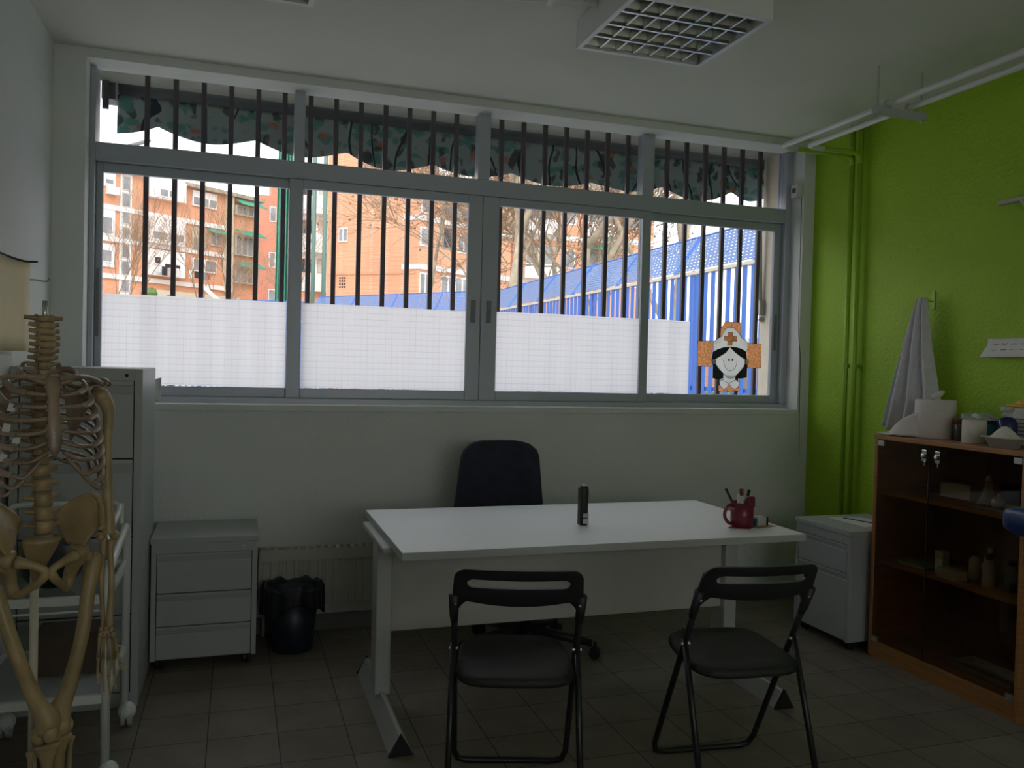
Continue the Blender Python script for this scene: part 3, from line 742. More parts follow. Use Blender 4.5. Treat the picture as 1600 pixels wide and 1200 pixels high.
# papers on the right pedestal
m = MB(); m.grid(lambda u, v: (3.20+.21*u, 3.60+.29*v, .6365+.0015*math.sin(u*4)), 4, 4)
tag(m.build('paper_sheet', 'white_paper', solid=.001), 'white paper lying on the drawer unit by the green wall', 'paper')
m = MB(); m.cyl((3.27, 3.85, .6415), (3.33, 3.64, .6415), .003, 8); tag(m.build('blue_pen', 'bluebottle'), 'thin blue pen lying on the white paper by the cabinet', 'pen')

# tall filing cabinet
fc_ = thing('filing_cabinet', 'tall grey steel filing cabinet behind the skeleton and trolley', 'filing cabinet', (-.61, 3.72, 0))
W, D, H = .24, .56, 1.40
b_ = MB(); b_.box(-W, W, .018, D, .0, H); b_.build('body', 'grey_metal', fc_, bevel=.003)
f = MB(); f.box(-W, -W+.03, 0, .018, 0, H); f.box(W-.03, W, 0, .018, 0, H); f.box(-W+.03, W-.03, 0, .018, H-.05, H); f.box(-W+.03, W-.03, 0, .018, 0, .06); f.build('face_frame', 'grey_metal', fc_, bevel=.002)
B(-W+.02, W-.02, .012, .019, .05, H-.04).build('recess', 'gap', fc_)
for k in range(4):
    z1 = .065+.3225*k; z2 = z1+.3165
    d_ = MB(); d_.box(-W+.034, W-.034, .002, .017, z1, z2-.055); d_.box(-W+.034, W-.034, .002, .017, z2-.018, z2); do = d_.build('drawer', 'grey_metal', fc_, bevel=.002)
    B(-W+.034, W-.034, .009, .0175, z2-.055, z2-.018).build('pull', 'grey_pull', do)
m = MB(); m.cyl((W-.06, .0, H-.028), (W-.06, -.005, H-.028), .007, 10); m.build('lock', 'gap', fc_)

# waste bin with bag
bn = thing('waste_bin', 'dark blue waste bin lined with a black bag beside the drawer unit', 'waste bin', (.285, 4.285, 0))
m = MB(); m.lathe((0, 0, 0), [(.095, 0), (.10, .004), (.128, .30), (.122, .30), (.095, .01)], 32); m.build('bucket', 'bin', bn, smooth=True)
def bagf(u, v):
    a = 2*PI*u; rip = math.sin(a*7)*.006+math.sin(a*13+1)*.004+math.sin(a*3)*.006
    if v < .5:
        t = v/.5; r = .105+.022*t; z = .12+.19*t
    elif v < .65:
        t = (v-.5)/.15; r = .127+.022*t; z = .31+.02*math.sin(t*PI)+rip*1.2
    else:
        t = (v-.65)/.35; r = .149+rip+.004*t; z = .31-.10*t*(1+.35*math.sin(a*2+1)+.15*math.sin(a*5))
    return (r*math.cos(a), r*math.sin(a), z)
m = MB(); m.grid(bagf, 80, 20, closeu=True); m.build('bin_liner', 'bag', bn, smooth=True, solid=.001)

# desk items ------------------------------------------------------------
mg = thing('mug', 'dark red mug holding pens on the desk', 'mug', (2.167, 3.205, .7575))
m = MB(); m.lathe((0, 0, 0), [(.046, 0), (.050, .004), (.051, .108), (.0485, .109), (.046, .106), (.045, .008), (.0, .006)], 32); m.build('cup', 'red', mg, smooth=True)
m = MB(); m.tube(crom([(-.046, -.008, .095), (-.078, -.012, .098), (-.098, -.014, .07), (-.095, -.014, .04), (-.072, -.012, .018), (-.046, -.008, .022)], 6), .0065, 10, flat=1.2); m.build('handle', 'red', mg, smooth=True)
def pen(name, p0, p1, r, m_, label, cap=None, capm=None, cat='pen'):
    p0, p1 = Vector(p0), Vector(p1)
    t = thing(name, label, cat, p0, 0, 'pens in the red mug')
    d = p1-p0
    b_ = MB(); b_.cyl((0, 0, 0), tuple(d*.82 if cap else d), r, 12); b_.build('barrel', m_, t, smooth=True)
    if cap:
        c = MB(); c.cyl(tuple(d*.82), tuple(d), cap, 12); c.build('cap', capm, t, smooth=True)
mgx, mgy, mgz = 2.167, 3.205, .7575
pen('black_pen', (mgx+.0, mgy-.01, mgz+.015), (mgx-.088, mgy+.0, mgz+.170), .0055, 'black_plastic', 'black pen leaning over the handle of the red mug', .006, 'black_plastic')
pen('wooden_pencil', (mgx+.01, mgy+.015, mgz+.015), (mgx-.07, mgy+.025, mgz+.158), .004, 'tanpaper', 'tan pencil leaning beside the black pen in the mug', .0045, 'white_plastic', 'pencil')
pen('white_marker', (mgx-.010, mgy-.016, mgz+.01), (mgx-.022, mgy-.022, mgz+.172), .0085, 'white_plastic', 'white marker with a red end upright in the mug', .009, 'red', 'marker')
pen('white_stick', (mgx-.028, mgy-.016, mgz+.01), (mgx-.038, mgy-.024, mgz+.150), .007, 'white_plastic', 'plain white stick pen against the white marker in the mug')
pen('dark_pen', (mgx+.0, mgy+.01, mgz+.012), (mgx+.046, mgy+.018, mgz+.160), .0075, 'black_plastic', 'dark pen leaning toward the small boxes from the mug')
m = MB(); m.box(-.019, .019, -.012, .012, 0, .05)
tag(m.build('red_eraser', 'red', bevel=.006, loc=(mgx+.0215, mgy-.030, mgz+.088)), 'rounded dark red stick standing inside the mug rim', 'eraser')
m = MB(); m.prism([(-.085, -.02), (.0, -.062), (.06, -.02), (.0, .05)], lambda a, c: (a, c, 0), lambda a, c: (a, c, .0015))
tag(m.build('red_card', 'redpaper', loc=(mgx, mgy, .7555)), 'dark red card lying flat under the mug', 'card')
m = MB(); m.prism([(-.03, -.055), (.09, -.03), (.075, .05), (-.04, .03)], lambda a, c: (a, c, 0), lambda a, c: (a, c, .0008))
tag(m.build('tan_card', 'tanpaper', loc=(mgx+.075, mgy+.0, .7555)), 'tan card lying flat beside the mug under the small block', 'card')
bx = thing('note_block', 'small pale block with a dark end beside the red mug', 'block', (2.268, 3.215, .7565), .12)
B(-.03, .022, -.02, .02, 0, .040).build('pad', 'graypaint', bx, bevel=.002); B(.022, .034, -.02, .02, 0, .038).build('dark_end', 'black_plastic', bx, bevel=.002); B(-.038, -.03, -.016, .016, 0, .032).build('green_end', 'teal', bx)
sp = thing('stapler', 'dark stapler standing on end in the middle of the desk', 'stapler', (1.467, 3.379, .756))
m = MB(); m.lathe((0, 0, 0), [(.018, 0), (.021, .006), (.0215, .10), (.0225, .15), (.019, .17), (.010, .177)], 20, 1, .8); m.build('arm', 'navy_plastic' if 'navy_plastic' in M else 'black_plastic', sp, smooth=True)
B(-.021, -.011, -.014, .019, 0, .165).build('base', 'black_plastic', sp, bevel=.003)
m = MB(); m.box(-.008, .019, -.0185, -.013, .006, .030); m.box(-.008, .019, -.0185, -.013, .034, .052); m.build('magazine', 'steel', sp, bevel=.001)
m = MB(); m.box(-.012, .012, -.012, .012, .171, .178); m.build('nose', 'white_plastic', sp, bevel=.004)

# glass fronted cabinet ----------------------------------------------------
gc = thing('display_cabinet', 'orange brown wooden cabinet with two smoked glass doors', 'cabinet', (3.129, 3.04, 0))
L0, L1, DEP, HT = -.434, .434, .415, 1.147
B(.004, DEP, L1-.018, L1, 0, HT-.022).build('side_panel', 'wood', gc, bevel=.002)
B(.004, DEP, L0, L0+.018, 0, HT-.022).build('side_panel', 'wood', gc, bevel=.002)
B(0, DEP+.005, L0-.002, L1+.002, HT-.022, HT).build('top_panel', 'wood_h', gc, bevel=.002)
B(.008, DEP, L0+.018, L1-.018, .07, .088).build('bottom_panel', 'wood_h', gc)
B(.012, .03, L0+.018, L1-.018, 0, .07).build('plinth', 'wood_h', gc)
B(DEP-.012, DEP-.004, L0+.018, L1-.018, .07, HT-.022).build('back_panel', 'wood_in', gc)
for z in (.840, .485): B(.035, DEP-.012, L0+.018, L1-.018, z, z+.020).build('shelf', 'wood_h', gc, bevel=.002)
for y0, y1, hy in ((.088, L1-.020, .11), (L0+.020, .082, .03)):
    d_ = B(.010, .015, y0, y1, .078, HT-.028).build('glass_door', 'tint', gc)
    outer_y = y1 if y1 > .3 else y0
    if y1 > .3: B(.0095, .0155, .0835, .0875, .078, HT-.028).build('door_gap_strip', 'gap', d_)  # black strip along the gap between the two doors
    s = -1 if y1 > .3 else 1
    for z in (HT-.055, .085):
        B(.004, .018, min(outer_y, outer_y+s*.04), max(outer_y, outer_y+s*.04), z, z+.026).build('hinge', 'steel', d_, bevel=.001)
    h = MB(); h.box(.004, .010, hy-.014, hy+.014, 1.045, 1.10); h.lathe((0, 0, 0), [(.0, 0), (.012, .001), (.012, .008), (.006, .012), (0, .013)], 14, mtx=Matrix.Translation((.002, hy, 1.07)) @ Matrix.Rotation(-PI/2, 4, 'Y')); h.box(.0, .006, hy-.010, hy-.004, 1.025, 1.046); h.build('lock', 'chrome', d_, bevel=.001)
# on top of the cabinet
HTW = HT
pr_ = thing('paper_roll', 'big white paper towel roll standing on the cabinet with its end pulled out', 'paper roll', (3.30, 3.255, HTW))
m = MB(); m.lathe((0, 0, 0), [(.088, 0), (.093, .003), (.093, .186), (.09, .19), (.03, .189), (.03, .10)], 40); m.build('roll', 'tissue', pr_, smooth=True)
def tail(u, v):
    x = -.10-.055*math.sin(u*2.6)+.02*v; y = .03+.20*u
    zt = .185-.155*u**1.25 if u > 0 else .185
    return (-.075-.09*u*(1-u)*1.2-.05*u+(.02*v*u), -.01+.205*u, .004+v*max(.012, .125*(1-u**1.6)))
m = MB(); m.grid(tail, 16, 8); m.build('loose_end', 'tissue', pr_, smooth=True, solid=.002)
m = MB(); m.grid(lambda u, v: (-.17+.13*v, .05+.16*u, .008+.004*math.sin(u*8+v*3)+.01*u*v), 10, 8); m.build('loose_end', 'tissue', pr_, smooth=True, solid=.002)
m = MB(); m.tube(crom([(-.01, .0, .185), (-.02, -.005, .205), (.0, -.02, .215), (.012, -.03, .232), (.005, -.04, .236)], 6), [.006, .014, .012, .010, .003], 8, flat=.5); m.build('pulled_tuft', 'tissue', pr_, smooth=True)
jr = thing('jar', 'dark glass jar with a reddish brown lid beside the paper roll', 'jar', (3.33, 3.125, HTW))
m = MB(); m.lathe((0, 0, 0), [(.034, 0), (.037, .004), (.037, .075), (.032, .086)], 24); m.build('glass_body', 'darkjar', jr, smooth=True)
m = MB(); m.lathe((0, 0, 0), [(.038, .085), (.039, .088), (.039, .102), (.036, .104)], 24); m.build('lid', 'brownlid', jr, smooth=True)
m = MB(); m.lathe((0, 0, 0), [(.05, 0), (.052, .003), (.052, .105), (.05, .108), (.015, .107)], 28)
tag(m.build('bandage_roll', 'tissue', smooth=True, loc=(3.27, 2.995, HTW)), 'small off-white roll standing in front of the plastic bag on the cabinet', 'bandage roll')
def bagtop(u, v):
    a = 2*PI*u; r = (.085*(1-v)**.5+.006)*(1+.18*math.sin(a*5+v*4)+.1*math.sin(a*9))
    return (r*.6*math.cos(a), r*1.1*math.sin(a), .03*v+.012*math.sin(a*4+v*9)*v*(1-v)*3)
m = MB(); m.grid(bagtop, 36, 8, closeu=True)
pb = tag(m.build('plastic_bag', 'film', smooth=True, loc=(3.33, 3.03, HTW+.109)), 'crumpled clear plastic bag lying over the jar and roll', 'plastic bag')
tb = thing('tub', 'translucent tub with a teal band behind the small roll on the cabinet', 'tub', (3.43, 3.03, HTW))
m = MB(); m.lathe((0, 0, 0), [(.048, 0), (.052, .004), (.055, .085), (.05, .088)], 24); m.build('body', 'teal', tb, smooth=True)
m = MB(); m.lathe((0, 0, 0), [(.057, .086), (.058, .09), (.058, .105), (.05, .108)], 24); m.build('lid', 'bluebottle', tb, smooth=True)
bb = thing('blue_bottle', 'navy blue bottle with a grey cap by the sharps box', 'bottle', (3.36, 2.90, HTW))
m = MB(); m.lathe((0, 0, 0), [(.040, 0), (.043, .004), (.043, .100), (.034, .118), (.022, .126), (.022, .128)], 24); m.build('body', 'bluebottle', bb, smooth=True)
m = MB(); m.lathe((0, 0, 0), [(.020, .124), (.020, .155)], 20); m.build('neck', 'film', bb, smooth=True)
m = MB(); m.lathe((0, 0, 0), [(.025, .155), (.027, .157), (.027, .173), (.024, .175)], 20); m.build('cap', 'graypaint', bb, smooth=True)
sb = thing('sharps_box', 'white plastic box with a yellow lid against the green wall on the cabinet', 'sharps box', (3.47, 2.885, HTW))
m = MB(); m.prism([(-.05, -.06), (.05, -.06), (.05, .06), (-.05, .06)], lambda a, c: (a, c, 0), lambda a, c: (a*1.1, c*1.1, .172)); m.build('body', 'white_plastic', sb, bevel=.006)
m = MB(); m.box(-.060, .060, -.07, .07, .172, .186); m.lathe((0, 0, .186), [(.055, 0), (.045, .018), (.02, .022), (0, .022)], 20); m.build('lid', 'yellow', sb, bevel=.004)
pn = MB()
for k in range(5): pn.box(-.0585+.0005*k, -.0565+.0005*k, -.04, .045, .045+.018*k, .051+.018*k)
m = pn.build('printed_lines', 'bglass', sb)
m = MB(); m.lathe((0, 0, 0), [(.018, 0), (.02, .002), (.02, .045), (.012, .05)], 16)
tag(m.build('yellow_pot', 'yellow', smooth=True, loc=(3.31, 2.83, HTW)), 'small yellow pot behind the gauze tray on the cabinet', 'pot')
tr_ = thing('gauze_tray', 'small white dish heaped with gauze at the front of the cabinet top', 'tray', (3.215, 2.785, HTW))
m = MB()
ring = lambda sx, sy, z: [m.b.verts.new((math.copysign(abs(math.cos(2*PI*k/32))**.5, math.cos(2*PI*k/32))*sx, math.copysign(abs(math.sin(2*PI*k/32))**.5, math.sin(2*PI*k/32))*sy, z)) for k in range(32)]
RR = [ring(.04, .055, 0), ring(.055, .075, .042), ring(.064, .088, .043), ring(.064, .088, .046), ring(.052, .072, .045), ring(.037, .052, .005)]
for A, D in zip(RR, RR[1:]):
    for j in range(32): m.b.faces.new((A[j], A[(j+1) % 32], D[(j+1) % 32], D[j]))
m.b.faces.new(RR[0][::-1]); m.b.faces.new(RR[-1]); m.build('dish', 'graypaint', tr_, smooth=True)
m = MB(); m.grid(lambda u, v: ((u-.5)*.09, (v-.5)*.12, .043+.035*math.sin(u*PI)*math.sin(v*PI)*(1+.5*math.sin(u*9+v*5))), 12, 12); tag(m.build('gauze', 'tissue', tr_, smooth=False, solid=.001))

# inside the cabinet
Z1, Z2, Z3 = .8605, .5055, .0885
def cabx(dx, y): return (3.129+dx, y)
fl = thing('glass_flask', 'clear conical glass flask on the upper cabinet shelf', 'flask', (3.30, 2.93, Z1))
m = MB(); m.lathe((0, 0, 0), [(.0, .001), (.05, .001), (.052, .006), (.018, .085), (.014, .115), (.017, .12)], 28); m.build('vessel', 'flaskglass', fl, smooth=True)
m = MB(); m.lathe((0, 0, 0), [(.013, .118), (.015, .122), (.009, .14), (0, .142)], 14); m.build('stopper', 'white_plastic', fl, smooth=True)
mt = thing('metal_tray', 'shallow metal tray on the upper cabinet shelf', 'tray', (3.26, 2.80, Z1))
m = MB(); m.box(-.09, .09, -.11, .11, 0, .004); m.box(-.09, .09, -.11, -.106, 0, .018); m.box(-.09, .09, .106, .11, 0, .018); m.box(-.09, -.086, -.11, .11, 0, .018); m.box(.086, .09, -.11, .11, 0, .018); m.build('pan', 'steel', mt)
m = MB(); m.ball((0, 0, .028), (.030, .030, .028)); m.lathe((0, 0, .05), [(.01, 0), (.006, .018), (0, .019)], 12); tag(m.build('metal_bulb', 'steel', smooth=True, loc=(3.25, 2.835, Z1+.005)), 'round metal bulb standing in the shallow tray', 'bulb')
m = MB(); m.box(-.06, .06, -.09, .09, 0, .07); tag(m.build('plastic_case', 'graypaint', bevel=.004, loc=(3.40, 3.16, Z1)), 'dull pale case at the back of the upper cabinet shelf', 'case')
m = MB(); m.box(-.06, .06, -.05, .05, 0, .10); tag(m.build('brown_carton', 'brownlid', bevel=.002, loc=(3.44, 2.99, Z1)), 'reddish brown carton at the back of the upper cabinet shelf', 'carton')
m = MB(); m.box(-.012, .012, -.008, .008, 0, .05); tag(m.build('small_vial', 'white_plastic', bevel=.002, loc=(3.20, 2.665, Z1)), 'tiny white vial at the end of the upper cabinet shelf', 'vial')
# second shelf
def bottle(x, y, z, r, h, bm, cm, label, capr=None):
    t = thing('bottle', label, 'bottle', (x, y, z), 0, 'bottles on the lower cabinet shelf')
    m = MB(); m.lathe((0, 0, 0), [(r*.95, 0), (r, .004), (r, h*.68), (r*.5, h*.8), (r*.45, h*.84)], 20); m.build('body', bm, t, smooth=True)
    m = MB(); m.lathe((0, 0, 0), [(r*.55, h*.83), (r*.55, h*.98), (r*.4, h)], 16); m.build('cap', cm, t, smooth=True)
bottle(3.30, 2.99, Z2, .026, .135, 'white_plastic', 'black_plastic', 'white bottle with a dark cap behind the small carton')
bottle(3.33, 2.93, Z2, .030, .16, 'white_plastic', 'graypaint', 'tall white bottle in the middle of the lower cabinet shelf')
bottle(3.25, 2.87, Z2, .028, .15, 'graypaint', 'black_plastic', 'grey bottle with a black cap, first in front of the tall white one')
bottle(3.28, 2.775, Z2, .032, .14, 'darkjar', 'black_plastic', 'dark glass bottle with a black cap on the lower shelf')
bottle(3.27, 2.69, Z2, .030, .135, 'white_plastic', 'black_plastic', 'white bottle with a black cap nearest the cabinet end')
gp = thing('spray_box', 'pale green and white carton standing near the cabinet door edge', 'carton', (3.22, 3.105, Z2))
B(-.02, .02, -.024, .024, 0, .115).build('carton', 'greenpack', gp, bevel=.002); B(-.0208, -.02, -.02, .02, .02, .075).build('label_panel', 'white_paper', gp)
tag(B(-.035, .035, -.055, .055, 0, .045).build('small_carton', 'graypaint', bevel=.002, loc=(3.205, 3.03, Z2)), 'low cream carton lying in front of the bottles', 'carton')
tag(B(-.07, .07, -.09, .09, 0, .012).build('flat_packet', 'greenpack', bevel=.003, loc=(3.27, 3.27, Z2)), 'flat pale packet on the lower cabinet shelf near the drawer unit', 'packet')
lt_ = thing('instrument_tray', 'long steel tray on the cabinet floor', 'tray', (3.30, 2.88, Z3))
m = MB(); m.box(-.08, .08, -.17, .17, 0, .004); m.box(-.08, .08, -.17, -.166, 0, .03); m.box(-.08, .08, .166, .17, 0, .03); m.box(-.08, -.076, -.17, .17, 0, .03); m.box(.076, .08, -.17, .17, 0, .03); m.build('pan', 'steel', lt_)

# towel and hook on the green wall
def hook(loc, d, label, name='wall_hook', m_='greenpipe'):
    t = thing(name, label, 'hook', loc)
    B(min(0, d*.006), max(0, d*.006), -.012, .012, -.05, .05).build('plate', m_, t, bevel=.003)
    m = MB(); m.tube(crom([(d*.006, 0, -.008), (d*.05, 0, -.005), (d*.092, 0, -.010), (d*.105, 0, .004)], 5), [.004, .0035, .0035, .005], 8); m.build('prong', m_, t, smooth=True)
hook((XR, 3.55, 1.865), -1, 'green painted hook plate holding up the white towel', m_='greenpipe')
hook((XL, 3.985, 1.77), 1, 'grey wire hook on the left wall above the skeleton', m_='grey_metal')
tw = MB()
def towel(u, v):
    w0 = .05; 
    s = v**.8
    wl = -.02-.205*s if v < 1 else -.225
    yv = (3.565+.235*s)*(1-u)+(3.515-.115*min(1, v*1.25)**1.3)*u
    fold = math.sin(u*PI*6.3)*.030*(.35+v)+math.sin(u*PI*13+1)*.008*v
    x = XR-.085-.012*v+fold*.9-.015*math.sin(u*PI)
    z = 1.872-.70*v-.02*math.sin(u*PI*2)*v
    return (min(x, XR-.012), yv, z)
tw.grid(towel, 60, 30)
tag(tw.build('towel', 'towel', smooth=True, solid=.006), 'white towel hanging in folds from the hook on the green wall', 'towel')

# things on walls
nt = thing('wall_notice', 'folded white notice pinned to the green wall above the cabinet', 'notice', (XR, 3.0, 1.60))
m = MB(); m.grid(lambda u, v: (-.004-.03*v*v, .195-.50*u+(0 if v < .5 else .02*v), .048-.092*v), 10, 5); m.build('sheet', 'white_paper', nt, smooth=True, solid=.001)
m = MB()
for k in range(9):
    for r in range(2):
        y = .16-.05*k; z = .02-.028*r
        v = (.048-z)/.092
        m.tube([(-.0055-.03*v*v, y+.006*i*-1, z+.005*random.uniform(-1, 1)) for i in range(6)], .0009, 5)
m.build('handwriting', 'ink', nt)
ws = thing('wall_shelf', 'white bracket high on the green wall at the picture edge', 'bracket', (XR, 2.98, 2.30))
m = MB(); m.box(-.05, 0, -.30, .155, 0, .018); m.prism([(0, 0), (-.045, 0), (0, -.05)], lambda a, c: (a, .02, c), lambda a, c: (a, .035, c)); m.build('board', 'graypaint', ws, bevel=.003)
ch = thing('wall_chart', 'cream wall chart hanging on the left wall', 'wall chart', (XL, 3.45, 1.46))
m = MB(); m.grid(lambda u, v: (.008+.055*max(0, (u-.72)/.28)**1.5, -.55+.93*u, .362*v), 24, 6); m.build('sheet', 'cream', ch, smooth=True, solid=.001)
m = MB(); m.tube(crom([(.02, -.55, .366), (.02, .1, .366), (.05, .33, .362), (.085, .40, .368)], 6), .004, 8); m.build('top_batten', 'gap', ch, smooth=True)
wp = MB(); wp.grid(lambda u, v: (XL+.004+.01*v+.008*u*v, 3.25+.60*u-.06*v*v, 1.452-.15*v*(1-.25*u)), 16, 8)
tag(wp.build('hanging_sheet', 'white_paper', smooth=True, solid=.001), 'white paper sheet drooping on the wall below the cream chart', 'paper')

# blue padded headrest of an examination couch reaching into the frame
cc = thing('examination_couch', 'blue padded couch end at the picture edge before the cabinet', 'couch', (2.865, 2.05, 0), math.radians(8))
m = MB()
def pad(u, v):
    a = 2*PI*u; ca, sa = math.cos(a), math.sin(a)
    y = math.copysign(abs(ca)**.5, ca)*.27; z = math.copysign(abs(sa)**.45, sa)*.056
    e_ = 1-.18*max(0, 1-v/.12)**2-.18*max(0, (v-.9)/.1)**2
    return (-.235+.62*v, y*e_, .952+z*e_-.10*v)
m.grid(pad, 32, 20, closeu=True); bmesh.ops.holes_fill(m.b, edges=[x for x in m.b.edges if x.is_boundary]); m.build('headrest', 'bluevinyl', cc, smooth=True)
for x, y in ((.0, -.2), (.0, .2), (.34, -.2), (.34, .2)):
    m = MB(); m.cyl((x+.04, y, 0), (x+.04, y, .885-.10*((x+.23)/.62)), .016, 12); m.build('leg', 'white_metal', cc, smooth=True)

# trolley ----------------------------------------------------------------
tl = thing('trolley', 'white tubular trolley standing behind the skeleton', 'trolley', (-.62, 3.295, 0))
def tube_part(pts, r, name, parent=tl, m_='white_metal'):
    m = MB(); m.tube(pts, r, 12); return m.build(name, m_, parent, smooth=True)
XA, XB, YA, YC = -.20, .218, -.255, .255
for s, x in ((-1, XA), (1, XB)):
    tube_part([(x, YA, .075), (x, YA, .655), (x, YA+.006, .69), (x, YA+.03, .715), (x, YA+.06, .728), (x, YC-.05, .79), (x, YC-.02, .785), (x, YC-.004, .765), (x, YC, .74), (x, YC, .075)], .0155, 'side_frame')
tube_part(crom([(XB-.02, YA-.0, .775), (XB-.02, YA+.05, .80), (XB-.02, YC-.10, .855)], 4)+[(XB-.022, YC-.04, .868), (XB-.04, YC-.01, .875), (XB-.07, YC, .877), (XA+.06, YC, .877), (XA+.03, YC-.01, .875), (XA+.02, YC-.04, .868), (XA+.02, YA, .79)], .011, 'guard_rail')
m = MB(); m.cyl((XB-.02, YA-.012, .771), (XB-.02, YA+.004, .777), .013, 10); m.cyl((XA+.02, YA-.012, .784), (XA+.02, YA+.004, .79), .013, 10); m.build('rail_plug', 'black_plastic', tl)
for s, x in ((-1, XA+.02), (1, XB-.02)):
    for y in (YA+.01, YC): tube_part([(x, y, .70), (x, y, .80 if y < 0 else .875)], .008, 'rail_post')
for z in (.635, .30):
    t_ = MB(); t_.box(XA+.01, XB-.01, YA, YC, z, z+.004); so = t_.build('tray', 'clear' if z > .5 else 'grey_metal', tl)
    for a, b_, c, d in ((XA, XB, YA-.01, YA+.01), (XA, XB, YC-.01, YC+.01), (XA-.006, XA+.012, YA, YC), (XB-.012, XB+.006, YA, YC)):
        B(a, b_, c, d, z-.012, z+.018).build('tray_rim', 'white_metal', so, bevel=.003)
tube_part([(XA, YA, .60), (XB, YA, .60)], .004, 'wire_rail')
for x, y in ((XA, YA), (XA, YC), (XB, YA), (XB, YC)):
    m = MB(); m.cyl((x, y, .06), (x, y, .10), .012, 10); m.ball((x+.012, y-.01, .058), (.034, .040, .034), 14, 10)
    co = m.build('caster', 'white_metal', tl, bevel=.004)
    m = MB(); m.cyl((x-.006, y-.016, .034), (x+.008, y-.016, .034), .034, 18); m.cyl((x+.018, y-.016, .034), (x+.032, y-.016, .034), .034, 18); m.build('wheel', 'grey_metal', co)
tag(B(-.11, .11, -.08, .08, 0, .15).build('brown_box', 'brownbox', bevel=.003, loc=(-.56, 3.36, .307)), 'brown box on the lower tray of the trolley', 'box')
bgb = MB(); bgb.ball((0, 0, .085), (.10, .12, .085), 20, 12); bgb.tube(crom([(-.05, 0, .15), (-.02, 0, .24), (.05, 0, .22), (.06, 0, .14)], 6), .008, 8)
tag(bgb.build('dark_bag', 'bag', smooth=True, loc=(-.60, 3.22, .641)), 'dark soft bag on the upper tray of the trolley', 'bag')

# ================================================================== SKELETON
sk = thing('anatomical_skeleton', 'headless anatomical model of a human skeleton on a metal rod', 'skeleton', (-.484, 2.477, 0), math.radians(24))
def bone(name, pts, rs, n=10, k=6, m_='bone', flat=1, up=None, parent=sk):
    m = MB(); m.tube(crom(pts, k), rs, n, flat=flat, up=up); return m.build(name, m_, parent, smooth=True)
# spine curve: y (front is -y) as a function of z
def spine(z):
    ks = [(1.56, .005), (1.48, -.012), (1.42, .012), (1.34, .045), (1.25, .055), (1.17, .04), (1.08, .0), (1.0, -.012), (.955, .005)]
    for (z0, y0), (z1, y1) in zip(ks, ks[1:]):
        if z1 <= z <= z0:
            t = (z0-z)/(z0-z1); t = t*t*(3-2*t); return y0+(y1-y0)*t
    return ks[0][1] if z > 1.56 else ks[-1][1]
levels = []
z = 1.545
for i in range(7): levels.append((z, .016-.0*i, .014+.001*i, 'c')); z -= .0175
for i in range(12): levels.append((z, .0195, .014+.0008*i, 't')); z -= .0215+.0004*i
for i in range(5): levels.append((z, .029, .021+.0006*i, 'l')); z -= .036
for i, (z, h, r, kind) in enumerate(levels):
    y = spine(z); v = MB()
    hh = {'c': .0078, 't': .0100, 'l': .0160}[kind]; rx = {'c': .0230, 't': .0155+.0005*(i-7), 'l': .024}[kind]
    v.lathe((0, y, z), [(rx*.6, -hh), (rx, -hh*.9), (rx*.86, 0), (rx, hh*.9), (rx*.6, hh)], 16, 1, .78)
    tx = {'c': .036 if i else .046, 't': .036, 'l': .044}[kind]
    for s in (-1, 1):
        v.tube(crom([(s*rx*.6, y+.012, z), (s*tx*.8, y+.022, z+.002), (s*tx, y+.024, z+.003)], 3), [.007, .006, .0055], 8)
        v.ball((s*rx*.8, y+.016, z+hh*.6), (.007, .007, hh*.9), 8, 6)
    if i > 0: v.tube([(0, y+.014, z), (0, y+.042, z-.012)], [.008, .005], 8, flat=.7); v.ball((0, y+.012, z), (rx*.9, rx*.7, hh*1.02), 12, 8)
    v.build('vertebra', 'bone', sk, smooth=True)
for (z0, h0, r0, k0), (z1, h1, r1, k1) in zip(levels, levels[1:]+[(levels[-1][0]-.036, 0, 0, 'l')]):
    zm = (z0+z1)/2; g = {'c': .0032, 't': .0034, 'l': .005}[k1]; q = .0155 if k1 != 'l' else .0225
    d = MB(); d.lathe((0, spine(zm), zm), [(q*.85, -g), (q, 0), (q*.85, g)], 12, 1, .78); d.build('spinal_disc', 'disc', sk, smooth=True)
m = MB(); m.cyl((0, .012, 1.53), (0, .012, 1.592), .0068, 12); m.build('neck_rod', 'steel', sk, smooth=True)
bone('sternum', [(0, -.068, 1.392), (0, -.082, 1.352), (0, -.098, 1.29), (0, -.108, 1.22), (0, -.108, 1.19)], [.018, .022, .013, .0155, .0165, .014, .005], 12, m_='bone2', flat=.35, up=(0, 1, 0))
